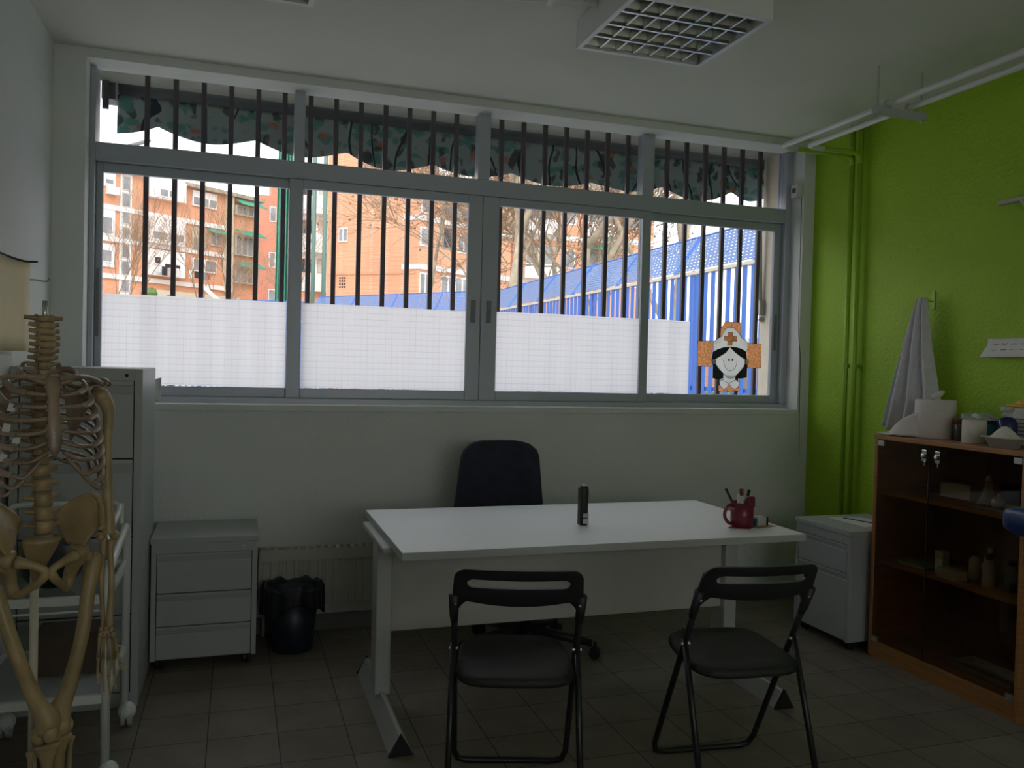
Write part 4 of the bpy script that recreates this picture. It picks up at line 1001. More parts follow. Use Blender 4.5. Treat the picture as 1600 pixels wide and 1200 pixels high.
# ribs: (vertebra z, lateral half width, max back y, front end x, front end z)
tz = [levels[7+i][0] for i in range(12)]
latw = [.062, .088, .105, .116, .124, .130, .134, .136, .134, .128, .112, .095]
drop = [.035, .050, .062, .075, .088, .10, .11, .118, .118, .11, .07, .05]
latw = [q*1.04 for q in latw]
fx = [.022, .022, .022, .023, .024, .026, .045, .065, .082, .098, .10, .085]
fy = [-.066, -.082, -.092, -.099, -.104, -.107, -.105, -.098, -.088, -.072, -.02, .03]
for i in range(12):
    z0 = tz[i]; y0 = spine(z0)
    for s in (-1, 1):
        W_ = latw[i]; dr = drop[i]
        pts = [(s*.016, y0+.012, z0+.004), (s*.04, y0+.03, z0+.004), (s*W_*.72, y0+.034, z0-.012), (s*W_*.97, y0+.0, z0-dr*.35), (s*W_, y0-.045, z0-dr*.62)]
        if i < 10: pts += [(s*(W_*.9), -.045-.003*i, z0-dr*.88), (s*max(fx[i]+.03, W_*.66), (fy[i]-.045-.003*i)/2-.014, z0-dr)]
        else: pts = pts[:4]+[(s*W_*.99, y0-.04 if i == 10 else y0-.01, z0-dr*.8)]
        bone('rib', pts, [.0055, .0075, .0090, .0096, .0096, .0088, .0084], 8, 5, 'bone2', .5, (0, 0, 1))
        if i < 10:   # costal cartilage
            a = pts[-1]
            if i < 7:
                e_ = (s*.018, -.078-.0055*i, 1.375-.030*i if i < 6 else 1.20)
                mid = ((a[0]+e_[0])/2, (a[1]+e_[1])/2-.008, min(a[2], e_[2])+.002 if i > 3 else (a[2]+e_[2])/2)
            else:
                e_ = (s*(.028+.020*(i-7)), -.104+.004*(i-7), 1.185-.022*(i-7)); mid = ((a[0]+e_[0])/2+s*.006, (a[1]+e_[1])/2-.006, min(a[2], e_[2])-.006)
            bone('costal_cartilage', [a, mid, e_], [.0082, .0076, .007], 8, 6, 'bone2', .7)
for s in (-1, 1):
    # clavicle and scapula
    bone('clavicle', [(s*.018, -.070, 1.388), (s*.055, -.078, 1.392), (s*.10, -.035, 1.390), (s*.142, .0, 1.372)], [.010, .0065, .006, .0075], 10, m_='bone2')
    sc = MB()
    tri = [(.060, .075, 1.375), (.135, .035, 1.345), (.085, .088, 1.205)]
    def scap(u, v):
        a, b_, c = (Vector(q) for q in tri)
        p = a.lerp(b_, u).lerp(c, v) if v < 1 else c
        p = p + Vector((0, .010*math.sin(u*PI)*(1-v), 0))
        return (s*p.x, p.y, p.z)
    sc.grid(scap, 8, 10); so = sc.build('scapula', 'bone2', sk, smooth=True, solid=.006)
    bone('scapular_spine', [(s*.068, .088, 1.345), (s*.115, .075, 1.365), (s*.150, .030, 1.380), (s*.158, .0, 1.372)], [.004, .007, .009, .008], 8, parent=so, m_='bone2')
    bone('coracoid', [(s*.128, .03, 1.35), (s*.128, .0, 1.362), (s*.135, -.018, 1.352)], [.008, .006, .005], 8, parent=so, m_='bone2')
    # arm
    sx = s*.155
    hb = MB(); hb.tube(crom([(s*.146, .012, 1.335), (sx+s*.006, .010, 1.30), (sx+s*.004, .006, 1.22), (sx+s*.004, .0, 1.10), (sx+s*.006, -.006, .985), (sx+s*.006, -.008, .955)], 6), [.021, .018, .0130, .0122, .0132, .018, .021], 12)
    hb.ball((s*.143, .012, 1.338), .023); hb.ball((sx-s*.014, -.008, .950), (.013, .014, .012)); hb.ball((sx+s*.022, -.008, .950), (.014, .014, .012))
    hb.build('humerus', 'bone', sk, smooth=True)
    bone('ulna', [(sx-s*.006, .012, .962), (sx-s*.004, .0, .925), (sx-s*.010, -.006, .83), (sx-s*.006, -.012, .725), (sx-s*.006, -.012, .70)], [.009, .012, .0075, .0065, .0055, .0065], 10)
    bone('radius', [(sx+s*.012, -.012, .938), (sx+s*.010, -.014, .91), (sx+s*.012, -.022, .82), (sx+s*.006, -.03, .725), (sx+s*.006, -.032, .705)], [.0105, .0075, .0075, .0085, .0105, .012], 10)
    hd = MB()
    for k, (cx_, cy_, cz_) in enumerate([(-.012, -.014, .692), (0, -.022, .694), (.012, -.032, .692), (-.014, -.014, .677), (-.004, -.022, .676), (.007, -.03, .676), (.016, -.038, .678)]):
        hd.ball((sx+s*cx_*.8, cy_, cz_), (.0085, .008, .0085), 8, 6)
    ho = hd.build('wrist_bones', 'bone', sk, smooth=True)
    for k in range(4):
        ox = -.016+.0105*k; oy = -.012-.008*k; ln = [.052, .058, .060, .058][k]
        fl_ = [.034, .041, .045, .040][k]
        p = Vector((sx+s*ox*.9, oy, .668)); segs = [ln, fl_, fl_*.62, fl_*.45]; ang = [0, .10, .22, .3]
        f_ = MB(); q = p.copy()
        for j in range(4):
            dv = Vector((s*(-.05+.03*k), -math.sin(ang[j]), -math.cos(ang[j]))).normalized()
            e_ = q+dv*segs[j]; f_.tube([q, q.lerp(e_, .5), e_], [.0058-.0006*j, .0038-.0004*j, .0055-.0008*j], 8); q = e_+dv*.0015
        f_.build('finger', 'bone', ho, smooth=True)
    f_ = MB(); q = Vector((sx+s*.014, -.042, .672))
    for j, ln in enumerate((.040, .028, .022)):
        dv = Vector((s*.12, -.45+.08*j, -.9)).normalized(); e_ = q+dv*ln
        f_.tube([q, q.lerp(e_, .5), e_], [.0062-.0006*j, .0042, .0055-.0008*j], 8); q = e_+dv*.001
    f_.build('thumb', 'bone', ho, smooth=True)
    # hip bone: iliac wing, ischium, pubis
    hp = MB()
    def ilium(u, v):
        # u along crest from back to front, v from acetabulum up to the crest
        a = -1.0+2.15*u
        back = Vector((s*.040, .062, .985)); front = Vector((s*.128, -.062, .985)); ac = Vector((s*.086, -.016, .915))
        cr = back.lerp(front, u)+Vector((s*(.040*math.sin(u*PI)), .012*math.sin(u*PI), .072*math.sin(u*PI)**.8+.012*(1-u)))
        lo = ac+Vector((s*(-.018+.026*u), .034-.052*u, .018))
        p = lo.lerp(cr, v)+Vector((-s*.016*math.sin(v*PI)*math.sin(u*PI), .012*math.sin(v*PI), 0))
        return p
    hp.grid(ilium, 18, 12)
    hpo = hp.build('hip_bone', 'bone', sk, smooth=True, solid=.009)
    m = MB(); m.tube([ilium(u/20, 1) for u in range(21)], .0072, 8); m.ball(tuple(ilium(1, 1)), .0095); m.build('iliac_crest', 'bone', hpo, smooth=True)
    m = MB(); m.tube(crom([(s*.086, -.014, .935), (s*.084, -.004, .90), (s*.074, .014, .865), (s*.066, .018, .828), (s*.056, .0, .818), (s*.040, -.028, .836), (s*.016, -.056, .862), (s*.008, -.06, .885), (s*.034, -.058, .903), (s*.070, -.038, .912)], 5), [.022, .026, .019, .016, .016, .0105, .009, .011, .013, .010, .011, .018], 10)
    m.build('ischium_and_pubis', 'bone', hpo, smooth=True)
    # femur
    ka = (.040, -.02, .455) if s > 0 else (.004, -.055, .455)
    hxp = s*.092
    k_ = Vector(ka); h_ = Vector((s*.128, .0, .885))
    fm = MB()
    mid = h_.lerp(k_, .45)+Vector((s*.004, -.018, 0))
    fm.tube(crom([(s*.128, .004, .905), h_, h_.lerp(k_, .15)+Vector((-s*.002, -.006, 0)), mid, h_.lerp(k_, .78)+Vector((0, -.01, 0)), k_+Vector((0, 0, .04)), k_], 6), [.014, .024, .0195, .0178, .0178, .022, .031, .028], 14)
    fm.tube([(s*.088, -.018, .915), (s*.128, .0, .882)], [.015, .015], 10); fm.ball((s*.086, -.018, .916), .0235)
    for q in (-1, 1): fm.ball(tuple(k_+Vector((q*.019, .012, -.008))), (.019, .027, .023))
    fm.build('femur', 'bone', sk, smooth=True)
    m = MB(); m.ball(tuple(k_+Vector((0, -.032, .004))), (.019, .010, .021)); m.build('patella', 'bone', sk, smooth=True)
    a_ = k_+Vector((0, .012, -.34))
    tb_ = MB(); tb_.tube(crom([k_+Vector((0, .006, -.032)), k_+Vector((0, .004, -.055)), k_+Vector((0, .0, -.10)), k_+Vector((0, .008, -.22)), a_+Vector((0, 0, .02)), a_], 6), [.034, .026, .0155, .0125, .0115, .015, .019], 14); tb_.build('tibia', 'bone', sk, smooth=True)
    bone('fibula', [k_+Vector((s*.036, .022, -.05)), k_+Vector((s*.034, .024, -.09)), k_+Vector((s*.032, .026, -.22)), a_+Vector((s*.024, .01, -.012))], [.010, .006, .0055, .006, .010], 10)
    fb = MB(); fb.ball(tuple(a_+Vector((0, -.005, -.022))), (.022, .028, .018)); fb.tube(crom([a_+Vector((0, .05, -.042)), a_+Vector((0, .02, -.036)), a_+Vector((0, -.02, -.034))], 4), [.018, .020, .018], 10)
    for k in range(5):
        q = s*(.026-.0125*k) if True else 0
        fb.tube([a_+Vector((q*.6, -.025, -.036)), a_+Vector((q*1.0, -.09, -.050)), a_+Vector((q*1.15, -.145-.012*(k if k < 3 else 2), -.056))], [.009, .006, .006 if k < 4 else .008], 8)
    fb.build('foot', 'bone', sk, smooth=True)
# sacrum and coccyx
m = MB(); m.tube(crom([(0, .012, .958), (0, .030, .925), (0, .052, .885), (0, .060, .845), (0, .046, .815)], 5), [.048, .042, .032, .020, .011, .005], 14, flat=.42, up=(0, 1, 0)); m.build('sacrum', 'bone', sk, smooth=True)
# stand
m = MB(); m.cyl((0, .085, .06), (0, .085, .90), .011, 12); m.cyl((0, .085, .90), (0, .055, .90), .009, 10); m.build('pole', 'creampole', sk, smooth=True)
for k in range(5):
    a = math.radians(18+72*k); q = Vector((math.cos(a)*.26, math.sin(a)*.26+.085, 0))
    m = MB(); m.tube([(0, .085, .066), tuple(q+Vector((0, 0, .06)))], [.016, .012], 8); lo = m.build('base_leg', 'steel', sk, smooth=True)
    m = MB(); m.cyl(tuple(q+Vector((-.012, 0, .025))), tuple(q+Vector((.012, 0, .025))), .025, 14); m.cyl(tuple(q+Vector((0, 0, .03))), tuple(q+Vector((0, 0, .06))), .006, 8); m.build('caster', 'black_plastic', lo)
# little white patches painted as glints on the shiny ribs
for k, (x, y, zz) in enumerate([(-.093, -.075, 1.315), (-.106, -.085, 1.265), (-.112, -.085, 1.19), (-.085, -.09, 1.235)]):
    m = MB(); m.prism([(-.010, -.008), (.008, -.012), (.012, .006), (-.004, .012)], lambda a, c: (x+a, y+.3*a, zz+c), lambda a, c: (x+a, y-.001+.3*a, zz+c)); m.build('rib_glint', 'white_paper', sk)

# ================================================================== OUTSIDE
struct(B(-60, 60, YW, 120, -.3, -.15).build('ground', 'concrete'))
struct(B(OX1+.3, OX1+4, YW, YW+.05, -.15, 3.2).build('exterior_wall', 'ext')) if False else None
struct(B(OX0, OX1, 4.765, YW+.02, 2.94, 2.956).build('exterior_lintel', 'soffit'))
pl = MB(); pl.box(OX1-.001, OX1+.001+.0, 4.762, YW, OZ0, 2.94)
struct(pl.build('exterior_reveal', 'ext'))
tag(B(3.452, 3.474, 4.766, 4.80, OZ0, 2.94).build('reveal_pipe', 'fblue', bevel=.004), 'narrow blue upright strip against the outer window reveal', 'strip')

# fence -----------------------------------------------------------------------
def fence(p, q, nbars, panels, label, pitch=.14, lean=.34, gz=-.15):
    p, q = Vector((*p, gz)), Vector((*q, gz)); d = (q-p); Ln = d.length; d.normalize(); n = Vector((d.y, -d.x, 0))
    t = thing('fence', label, 'fence', p, 0, 'blue school fences')
    F = lambda u, o, z: tuple(d*u+n*o+Vector((0, 0, z)))
    ZT = 2.62                                  # bar top above ground
    for k in range(nbars):
        u = pitch*k+.04
        m = MB(); m.prism([(u, -.012), (u+.05, -.026), (u+.054, -.016), (u+.006, .0)], lambda a, c: F(a, c, .05), lambda a, c: F(a, c, ZT)); m.build('bar', 'fblue', t)
    rest = int(Ln/pitch)-nbars
    if rest > 2:
        m = MB()
        for k in range(nbars, nbars+rest):
            u = pitch*k+.04; m.prism([(u, -.012), (u+.05, -.026), (u+.054, -.016), (u+.006, .0)], lambda a, c: F(a, c, .05), lambda a, c: F(a, c, ZT))
        tag(m.build('far_bars', 'fblue', t), kind='stuff')
    for z in (.25, 1.4):
        m = MB(); m.prism([(0, 0), (Ln, 0), (Ln, .03), (0, .03)], lambda a, c: F(a, c, z), lambda a, c: F(a, c, z+.04)); m.build('rail', 'fblue', t)
    m = MB(); m.prism([(0, -.04), (Ln, -.04), (Ln, .04), (0, .04)], lambda a, c: F(a, c, ZT), lambda a, c: F(a, c, ZT+.032)); m.build('top_rail', 'fcream', t)
    PL = Ln/panels
    for k in range(panels):
        u0, u1 = PL*k+.02, PL*(k+1)-.02
        m = MB(); vs = [F(u0, .02, ZT+.06), F(u1, .02, ZT+.06), F(u1, .02+lean, ZT+.50), F(u0, .02+lean, ZT+.50)]
        f = m.quad(vs); uv = m.b.loops.layers.uv.new('UVMap')
        H_ = .55
        for lp, c in zip(f.loops, ((0, 0), (u1-u0, 0), (u1-u0, H_), (0, H_))): lp[uv].uv = c
        m.build('perforated_panel', 'fperf', t, solid=.004)
        m = MB(); m.tube([F(u0, .0, ZT), F(u0, .02+lean, ZT+.50)], .022, 4); m.build('strut', 'fblue', t)
        m = MB(); m.tube([F(u0, .02+lean, ZT+.50), F(u1, .02+lean, ZT+.50)], .012, 4); m.build('panel_edge', 'fblue', t)
    for k in range(int(Ln/2.6)+1):
        u = min(2.6*k, Ln); m = MB(); m.prism([(u-.02, .0), (u+.02, .0), (u+.02, .04), (u-.02, .04)], lambda a, c: F(a, c, 0), lambda a, c: F(a, c, ZT+.05)); m.build('post', 'fblue', t)
    return t
fence((4.6, 5.25), (4.6, 15.8), 75, 7, 'bright blue slatted fence running away from the nurse cutout side of the window')
fence((4.6, 15.9), (1.5, 19.9), 0, 4, 'blue fence stretch in front of the blank orange gable')
fence((1.4, 19.95), (-5.5, 21.6), 0, 5, 'low far blue fence seen just above the first paper sheet', gz=-.27)
fence((-8, 15.3), (-2.1, 15.0), 0, 3, 'blue fence panel end at the far left of the first pane', lean=.25)

# buildings ---------------------------------------------------------------
def facade_box(mb, P, u, u0, u1, z0, z1, d0, d1, n):
    f0 = lambda a, c: tuple(u*a+n*d0+Vector((0, 0, c))); f1 = lambda a, c: tuple(u*a+n*d1+Vector((0, 0, c)))
    mb.prism([(u0, z0), (u1, z0), (u1, z1), (u0, z1)], f0, f1); return mb
def uvec(a): a = math.radians(a); return Vector((math.sin(a), math.cos(a), 0))
GZ = -.15
def fwin(t, u, n, u0, u1, z0, z1, frame='bwhite', glass='bglass', div=2, out=.05, name='window', blind=0):
    m = MB(); facade_box(m, 0, u, u0, u1, z0, z1, -.05, out, n); f = m.build(name, frame, t)
    m = MB(); w_ = (u1-u0); g = .08*w_/div+.02
    for k in range(div): facade_box(m, 0, u, u0+w_*k/div+g, u0+w_*(k+1)/div-g, z0+.08, z1-.08-(z1-z0)*blind, out, out+.01, n)
    m.build('pane', glass, f)
    return f
def part(t, name, m_, u, n, *b):
    m = MB(); facade_box(m, 0, u, *b, n); return m.build(name, m_, t)
# A: left apartment block
tA = thing('apartment_building', 'orange brick apartment block with white bays and laundry lines seen through the first pane', 'building', (-7.72, 54.46, 0))
u = uvec(51.5); n = Vector((u.y, -u.x, 0))
part(tA, 'wall', 'brickA', u, n, -14, 11.35, GZ, 12.5, -9, 0)
part(tA, 'roof', 'rooftile', u, n, 5.3, 11.6, 12.5, 12.75, -9.3, .45)
part(tA, 'parapet', 'bwhite', u, n, -14, 5.3, 12.5, 13.3, -.4, .3)
for z in (10.28, 8.4, 6.2): part(tA, 'floor_band', 'bwhite', u, n, -14, 9.2, z-.12, z+.17, -.02, .12)
part(tA, 'stair_strip', 'bwhite', u, n, 1.05, 1.78, 5.2, 12.5, -.02, .06)
for k in range(7):
    z = 5.35+1.02*k; fwin(tA, u, n, 1.15, 1.68, z, z+.9, 'bshut', 'bglass', 1, .09, 'stair_window')
for z0, z1 in ((11.5, 12.45), (8.5, 10.2), (6.75, 8.1)):
    part(tA, 'left_bay', 'bwhite', u, n, -2.6, .72, z0, z1, -.02, .08)
fwin(tA, u, n, -.55, .60, 11.6, 12.0, 'bwhite', 'bglass', 2, .12); fwin(tA, u, n, -.2, .58, 8.65, 9.75, 'bwhite', 'bglass', 1, .12); fwin(tA, u, n, -.3, .58, 7.0, 7.8, 'bwhite', 'bglass', 1, .12)
ac = MB(); facade_box(ac, 0, u, .15, .82, 11.05, 11.5, .0, .35, n); ac.build('air_conditioner', 'bwhite', tA)
for z0, z1 in ((11.35, 12.6), (8.55, 10.15), (6.55, 8.15)): part(tA, 'white_bay', 'bwhite', u, n, 2.68, 5.24, z0, z1, -.02, .5)
fwin(tA, u, n, 3.3, 4.6, 11.45, 12.0, 'bwhite', 'bglass', 2, .55); fwin(tA, u, n, 2.85, 5.15, 8.72, 9.32, 'bwhite', 'bglass', 2, .55); fwin(tA, u, n, 3.0, 3.5, 7.2, 7.75, 'bwhite', 'bdark', 1, .55); fwin(tA, u, n, 3.7, 4.9, 7.0, 7.4, 'bwhite', 'bdark', 2, .55)
fwin(tA, u, n, 6.0, 7.85, 11.4, 12.4, 'bwhite', 'bglass', 3, .12, blind=.35); fwin(tA, u, n, 6.0, 7.05, 8.5, 10.0, 'bcream', 'bglass', 1, .12, blind=.4); fwin(tA, u, n, 6.05, 7.9, 7.15, 8.0, 'bwhite', 'bglass', 2, .12); fwin(tA, u, n, 7.4, 8.3, 9.0, 9.8, 'bshut', 'bglass', 2, .12)
part(tA, 'cream_column', 'bcream', u, n, 8.55, 9.15, 6, 12.5, -.02, .25)
for z0, z1 in ((11.35, 12.0), (8.6, 9.95), (6.7, 7.8)): fwin(tA, u, n, 9.3, 11.25, z0, z1, 'bcream', 'bglass', 4, .3)
for z in (12.0, 9.95, 7.8):
    m = MB(); m.prism([(0.0, .38), (.75, 0), (.75, -.06), (0, .3)], lambda a, c: tuple(u*9.25+n*(.3+a)+Vector((0, 0, z+c))), lambda a, c: tuple(u*11.3+n*(.3+a)+Vector((0, 0, z+c)))); m.build('sunshade', 'sgreen', tA)
m = MB(); m.prism([(0.0, .3), (.6, 0), (.6, -.06), (0, .22)], lambda a, c: tuple(u*7.15+n*(.1+a)+Vector((0, 0, 9.8+c))), lambda a, c: tuple(u*8.4+n*(.1+a)+Vector((0, 0, 9.8+c)))); m.build('sunshade', 'sgreen', tA)
part(tA, 'ground_wall', 'bcream', u, n, 2.5, 9.0, 4.7, 5.6, 0, 1.2)
# laundry
for (k, cu, wz, hh, mm, lab) in ((0, 3.05, .22, .42, 'lwhite', 'white'), (1, 3.42, .3, .55, 'lblack', 'black'), (2, 3.95, .25, .55, 'lpink', 'pink'), (3, 4.35, .22, .5, 'lwhite', 'white'), (4, 5.35, .25, .5, 'lwhite', 'white'), (5, 5.75, .4, .45, 'lblack', 'black'), (6, 6.26, .26, .5, 'lblue', 'blue grey'), (7, 6.6, .25, .45, 'lred', 'red')):
    m = MB(); zz = 7.12-.03*k*.3
    m.grid(lambda a, c: tuple(Vector((-7.72, 54.46, 0))+u*(cu+wz*1.2*a)+n*(.75+.05*math.sin(a*9))+Vector((0, 0, zz-hh*c))), 6, 3)
    where = ['at the white bay, end nearest the stair strip', 'at the white bay', 'at the white bay', 'at the white bay, end nearest the brick column', 'next to the brick column', 'under the cream window', 'under the cream window', 'last on the far line'][k]
    tag(m.build('laundry_garment', mm, solid=.02), f'{lab} garment on the laundry line {where}', 'garment', 'laundry hanging on the apartment block')
# B: blank gable block
tB = thing('gable_building', 'orange brick building with a blank gable wall and one tiny window', 'building', (9.35, 45.04, 0))
ug = uvec(-50); ng = Vector((-.643, -.766, 0)); uf = uvec(60); nf = Vector((uf.y, -uf.x, 0))
m = MB(); z0 = GZ
poly = [Vector((0, 0, 0)), ug*6.0, ug*6.0+uf*1.2, uf*1.2]
m.prism([(p.x, p.y) for p in poly], lambda a, c: (a, c, GZ), lambda a, c: (a, c, 13.6)); m.build('gable_wall', 'brickB', tB)
poly = [uf*1.2, ug*6.0+uf*1.2, ug*6.0+uf*7.5, uf*7.5]
m = MB(); m.prism([(p.x, p.y) for p in poly], lambda a, c: (a, c, GZ), lambda a, c: (a, c, 11.3)); m.build('wall', 'brickB', tB)
fwin(tB, ug, ng, 4.6, 5.2, 8.28, 9.1, 'bwhite', 'bglass', 2, .06)
m = MB()
for i in range(3):
    for j in range(4): facade_box(m, 0, ug, 4.7+.16*i, 4.79+.16*i, 5.68+.17*j, 5.78+.17*j, 0, .02, ng)
m.build('vent_grid', 'bdark', tB)
part(tB, 'brick_ledge', 'brickA', ug, ng, .2, 5.9, 6.42, 6.5, 0, .05)
for z in (9.35, 6.66): part(tB, 'corner_band', 'bwhite', ug, ng, -.02, 1.05, z, z+.27, 0, .08); part(tB, 'floor_band', 'bwhite', uf, nf, 0, 7.5, z, z+.28, 0, .12)
fwin(tB, uf, nf, .02, .82, 9.75, 10.6, 'bwhite', 'bglass', 1); fwin(tB, uf, nf, .02, .85, 7.95, 9.0, 'bwhite', 'bglass', 1); fwin(tB, uf, nf, .05, .85, 5.3, 6.5, 'bwhite', 'bglass', 2)
fwin(tB, uf, nf, 1.7, 2.6, 8.0, 9.25, 'bglass', 'bdark', 1); fwin(tB, uf, nf, 2.9, 3.85, 7.9, 8.95, 'bwhite', 'bglass', 2); fwin(tB, uf, nf, 1.65, 3.9, 5.4, 6.5, 'bwhite', 'bglass', 4)
part(tB, 'balcony', 'bglass', uf, nf, 1.75, 3.9, 9.8, 10.3, 0, .7)
# white balcony building behind
tW = thing('balcony_building', 'white building with rounded balconies behind the green posts', 'building', (4.3, 60, 0))
ux = Vector((1, 0, 0)); ny = Vector((0, -1, 0))
part(tW, 'wall', 'bwhite', ux, ny, -.4, 5, GZ, 19, -6, 0)
for z in (6.3, 9.0, 11.7, 14.4):
    m = MB(); m.prism([(-.3+1.25*(1+math.sin(k*PI/10-PI/2)), 0) if False else (.95+1.25*math.cos(PI+k*PI/10), -.9*math.sin(k*PI/10)) for k in range(11)], lambda a, c: (a, c-.01, z), lambda a, c: (a, c-.01, z+1.25)); m.build('balcony', 'bwhite', tW)
    fwin(tW, ux, ny, -.2, .5, z+1.3, z+2.35, 'brickA', 'bdark', 2, .05); fwin(tW, ux, ny, .9, 1.5, z+1.3, z+2.35, 'brickA', 'bshut', 2, .05)
part(tW, 'brick_base', 'brickB', ux, ny, -.35, 1.9, GZ, 6.3, 0, .4)
# red block
tR = thing('red_building', 'plain dark red brick block beside the green net', 'building', (1.2, 80, 0))
part(tR, 'wall', 'brickC', ux, ny, 0, 3.2, GZ, 16.6, -8, 0)
part(tR, 'tower', 'brickC', ux, ny, 1.5, 2.9, 16.6, 19.5, -8, -.2)
for z in (14.2, 10.0, 6.6): fwin(tR, ux, ny, 1.35, 1.95, z, z+1.4, 'bwhite', 'bglass', 1, .04)
# C: block behind the plane trees
tC = thing('tree_hidden_building', 'orange brick flats with white balconies behind the bare plane trees', 'building', (16.4, 50, 0))
uc = uvec(96); nc = Vector((uc.y, -uc.x, 0))
part(tC, 'wall', 'brickB', uc, nc, 0, 9.4, GZ, 14.8, -9, 0)
for z in (6.9, 9.7, 12.5):
    part(tC, 'floor_band', 'bwhite', uc, nc, 0, 9.4, z-.15, z+.15, 0, .1)
    for x in (.6, 4.6):
        part(tC, 'balcony', 'bwhite', uc, nc, x, x+2.2, z+.1, z+1.0, 0, .9); fwin(tC, uc, nc, x+.2, x+2.0, z+1.05, z+2.3, 'bcream', 'bglass', 2, .05)
    fwin(tC, uc, nc, 3.1, 4.1, z+.9, z+2.1, 'bwhite', 'bglass', 1, .05); fwin(tC, uc, nc, 7.4, 8.5, z+.9, z+2.1, 'bwhite', 'bglass', 1, .05)
for x, z in ((4.5, 9.0), (.5, 11.9)):
    m = MB(); m.prism([(0.0, .4), (1.2, 0), (1.2, -.06), (0, .3)], lambda a, c: tuple(uc*x+nc*(.1+a)+Vector((0, 0, z+c))), lambda a, c: tuple(uc*(x+2.4)+nc*(.1+a)+Vector((0, 0, z+c)))); m.build('sunshade', 'sgreen', tC)
# D: low building seen through the fence
tD = thing('low_building', 'low pinkish brick building glimpsed between the blue fence slats', 'building', (13.0, 9, 0))
B(0, 4, 0, 14, GZ, 2.2).build('wall', 'brickB', tD); B(-.15, 4.15, -.15, 14.15, 2.2, 2.35).build('roof', 'bwhite', tD)
for y in (1, 4, 7, 10): B(-.04, 0, y, y+1.6, .7, 1.7).build('window', 'bglass', tD)
hd_ = MB(); rnd = random.Random(5)
for k in range(150):
    hd_.ball((rnd.uniform(-.35, .35), rnd.uniform(0, 9), rnd.uniform(.1, 1.1)), rnd.uniform(.12, .24), 6, 4)
tag(hd_.build('hedge', 'shrub', loc=(9.5, 7.5, -.15)), 'dark green hedge behind the blue slatted fence', 'hedge')

# sports net and posts
ns = thing('sports_net', 'bunched dark green sports net hanging behind the first mullion', 'net', (1.02, 21.6, -.15))
def netf(a, c):
    x = -.2+.40*a; tp = 1-.22*c
    return (x*tp+.03*c, .06*math.sin(a*PI*9)+.02*math.sin(c*22), 8.5*c)
m = MB(); m.grid(netf, 54, 30); m.build('net', 'netgreen', ns, smooth=True, solid=.01)
m = MB(); m.cyl((.16, .12, 0), (.16, .12, 9), .05, 12); m.build('pole', 'postgreen', ns, smooth=True)
for x, lab in ((1.766, 'pale green court post nearer the sports net'), (2.036, 'pale green court post nearer the orange gable')):
    m = MB(); m.cyl((0, 0, 0), (0, 0, 9), .055, 12); tag(m.build('court_post', 'postgreen', smooth=True, loc=(x, 21.6, -.15)), lab, 'post', 'court posts')
gf = thing('goal_frame', 'white slanted playground frame above the first paper sheet', 'frame', (-1.05, 26, -.15))
m = MB(); m.tube([(0, 0, 0), (0, 0, 3.75)], .06, 8); m.build('upright', 'bwhite', gf); m = MB(); m.tube([(.02, 0, 3.72), (.5, 0, 3.3)], .06, 8); m.build('brace', 'bwhite', gf)

# trees -------------------------------------------------------------------
def tree(loc, h, seed, label, trunk_r=.16, spread=.55, depth=5, m1='bark', m2='twig', lean=(0, 0), first=.4, kids=3, minr=.0095, group='bare plane trees', name='plane_tree', balls=.3):
    r = random.Random(seed)
    t = thing(name, label, 'tree', loc, 0, group)
    tk, br, tw_, sd = MB(), MB(), MB(), MB()
    def grow(p, d, ln, rad, lev):
        pts = [p]; q = p.copy(); dd = d.copy()
        for k in range(4):
            dd = (dd+Vector((r.uniform(-1, 1), r.uniform(-1, 1), r.uniform(-.5, .9)))*.16).normalized(); q = q+dd*(ln/4); pts.append(q.copy())
        tgt = tk if lev == 0 else br if lev <= 2 else tw_
        tgt.tube(pts, [rad, rad*.88, rad*.78, rad*.68, rad*.58], 8 if lev < 2 else 5 if lev < 4 else 3, cap=lev < 2)
        if lev >= depth:
            if balls and r.random() < balls:
                e_ = pts[-1]+Vector((r.uniform(-.05, .05), r.uniform(-.05, .05), -r.uniform(.05, .15))); R_ = r.uniform(.03, .05); q_ = [sd.b.verts.new(e_+Vector(c_)*R_) for c_ in ((1, 0, 0), (0, 1, 0), (-1, 0, 0), (0, -1, 0), (0, 0, 1), (0, 0, -1))]
                for a_ in range(4): sd.b.faces.new((q_[a_], q_[(a_+1) % 4], q_[4])); sd.b.faces.new((q_[(a_+1) % 4], q_[a_], q_[5]))
            return
        n_ = kids+(1 if lev > 1 else 0)+(1 if lev == depth-1 and balls else 0)
        for k in range(n_):
            a = r.uniform(0, 2*PI); tilt = spread*r.uniform(.5, 1.4)
            ax = dd.orthogonal().normalized(); ax.rotate(Matrix.Rotation(a, 3, dd)); nd = dd.copy(); nd.rotate(Matrix.Rotation(tilt, 3, ax)); nd = (nd+Vector((0, 0, .10))).normalized()
            st = pts[-1] if k < 2 else pts[r.choice((2, 3))]
            grow(st, nd, ln*r.uniform(.62, .85), max(minr, rad*r.uniform(.48, .62)), lev+1)
    grow(Vector((0, 0, 0)), Vector((lean[0], lean[1], 1)).normalized(), h*first, trunk_r, 0)
    tk.build('trunk', m1, t, smooth=True); br.build('branches', m1, t, smooth=True)
    tag(tw_.build('twigs', m2, t), kind='stuff')
    if balls: tag(sd.build('seed_balls', m2, t), kind='stuff')
PT = 'bare plane tree with pale bark '
tree((6.6, 20, -.15), 11, 14, PT+'nearest the middle window stiles', .17, .42, 6, lean=(.02, .05), first=.46)
tree((8.85, 20.5, -.15), 12, 11, PT+'rising in the middle of the third pane', .19, .5, 6, lean=(.03, 0), first=.40)
tree((11.2, 20, -.15), 11.5, 21, PT+'leaning behind the slatted fence at the fourth pane', .18, .5, 6, lean=(.10, 0), first=.42)
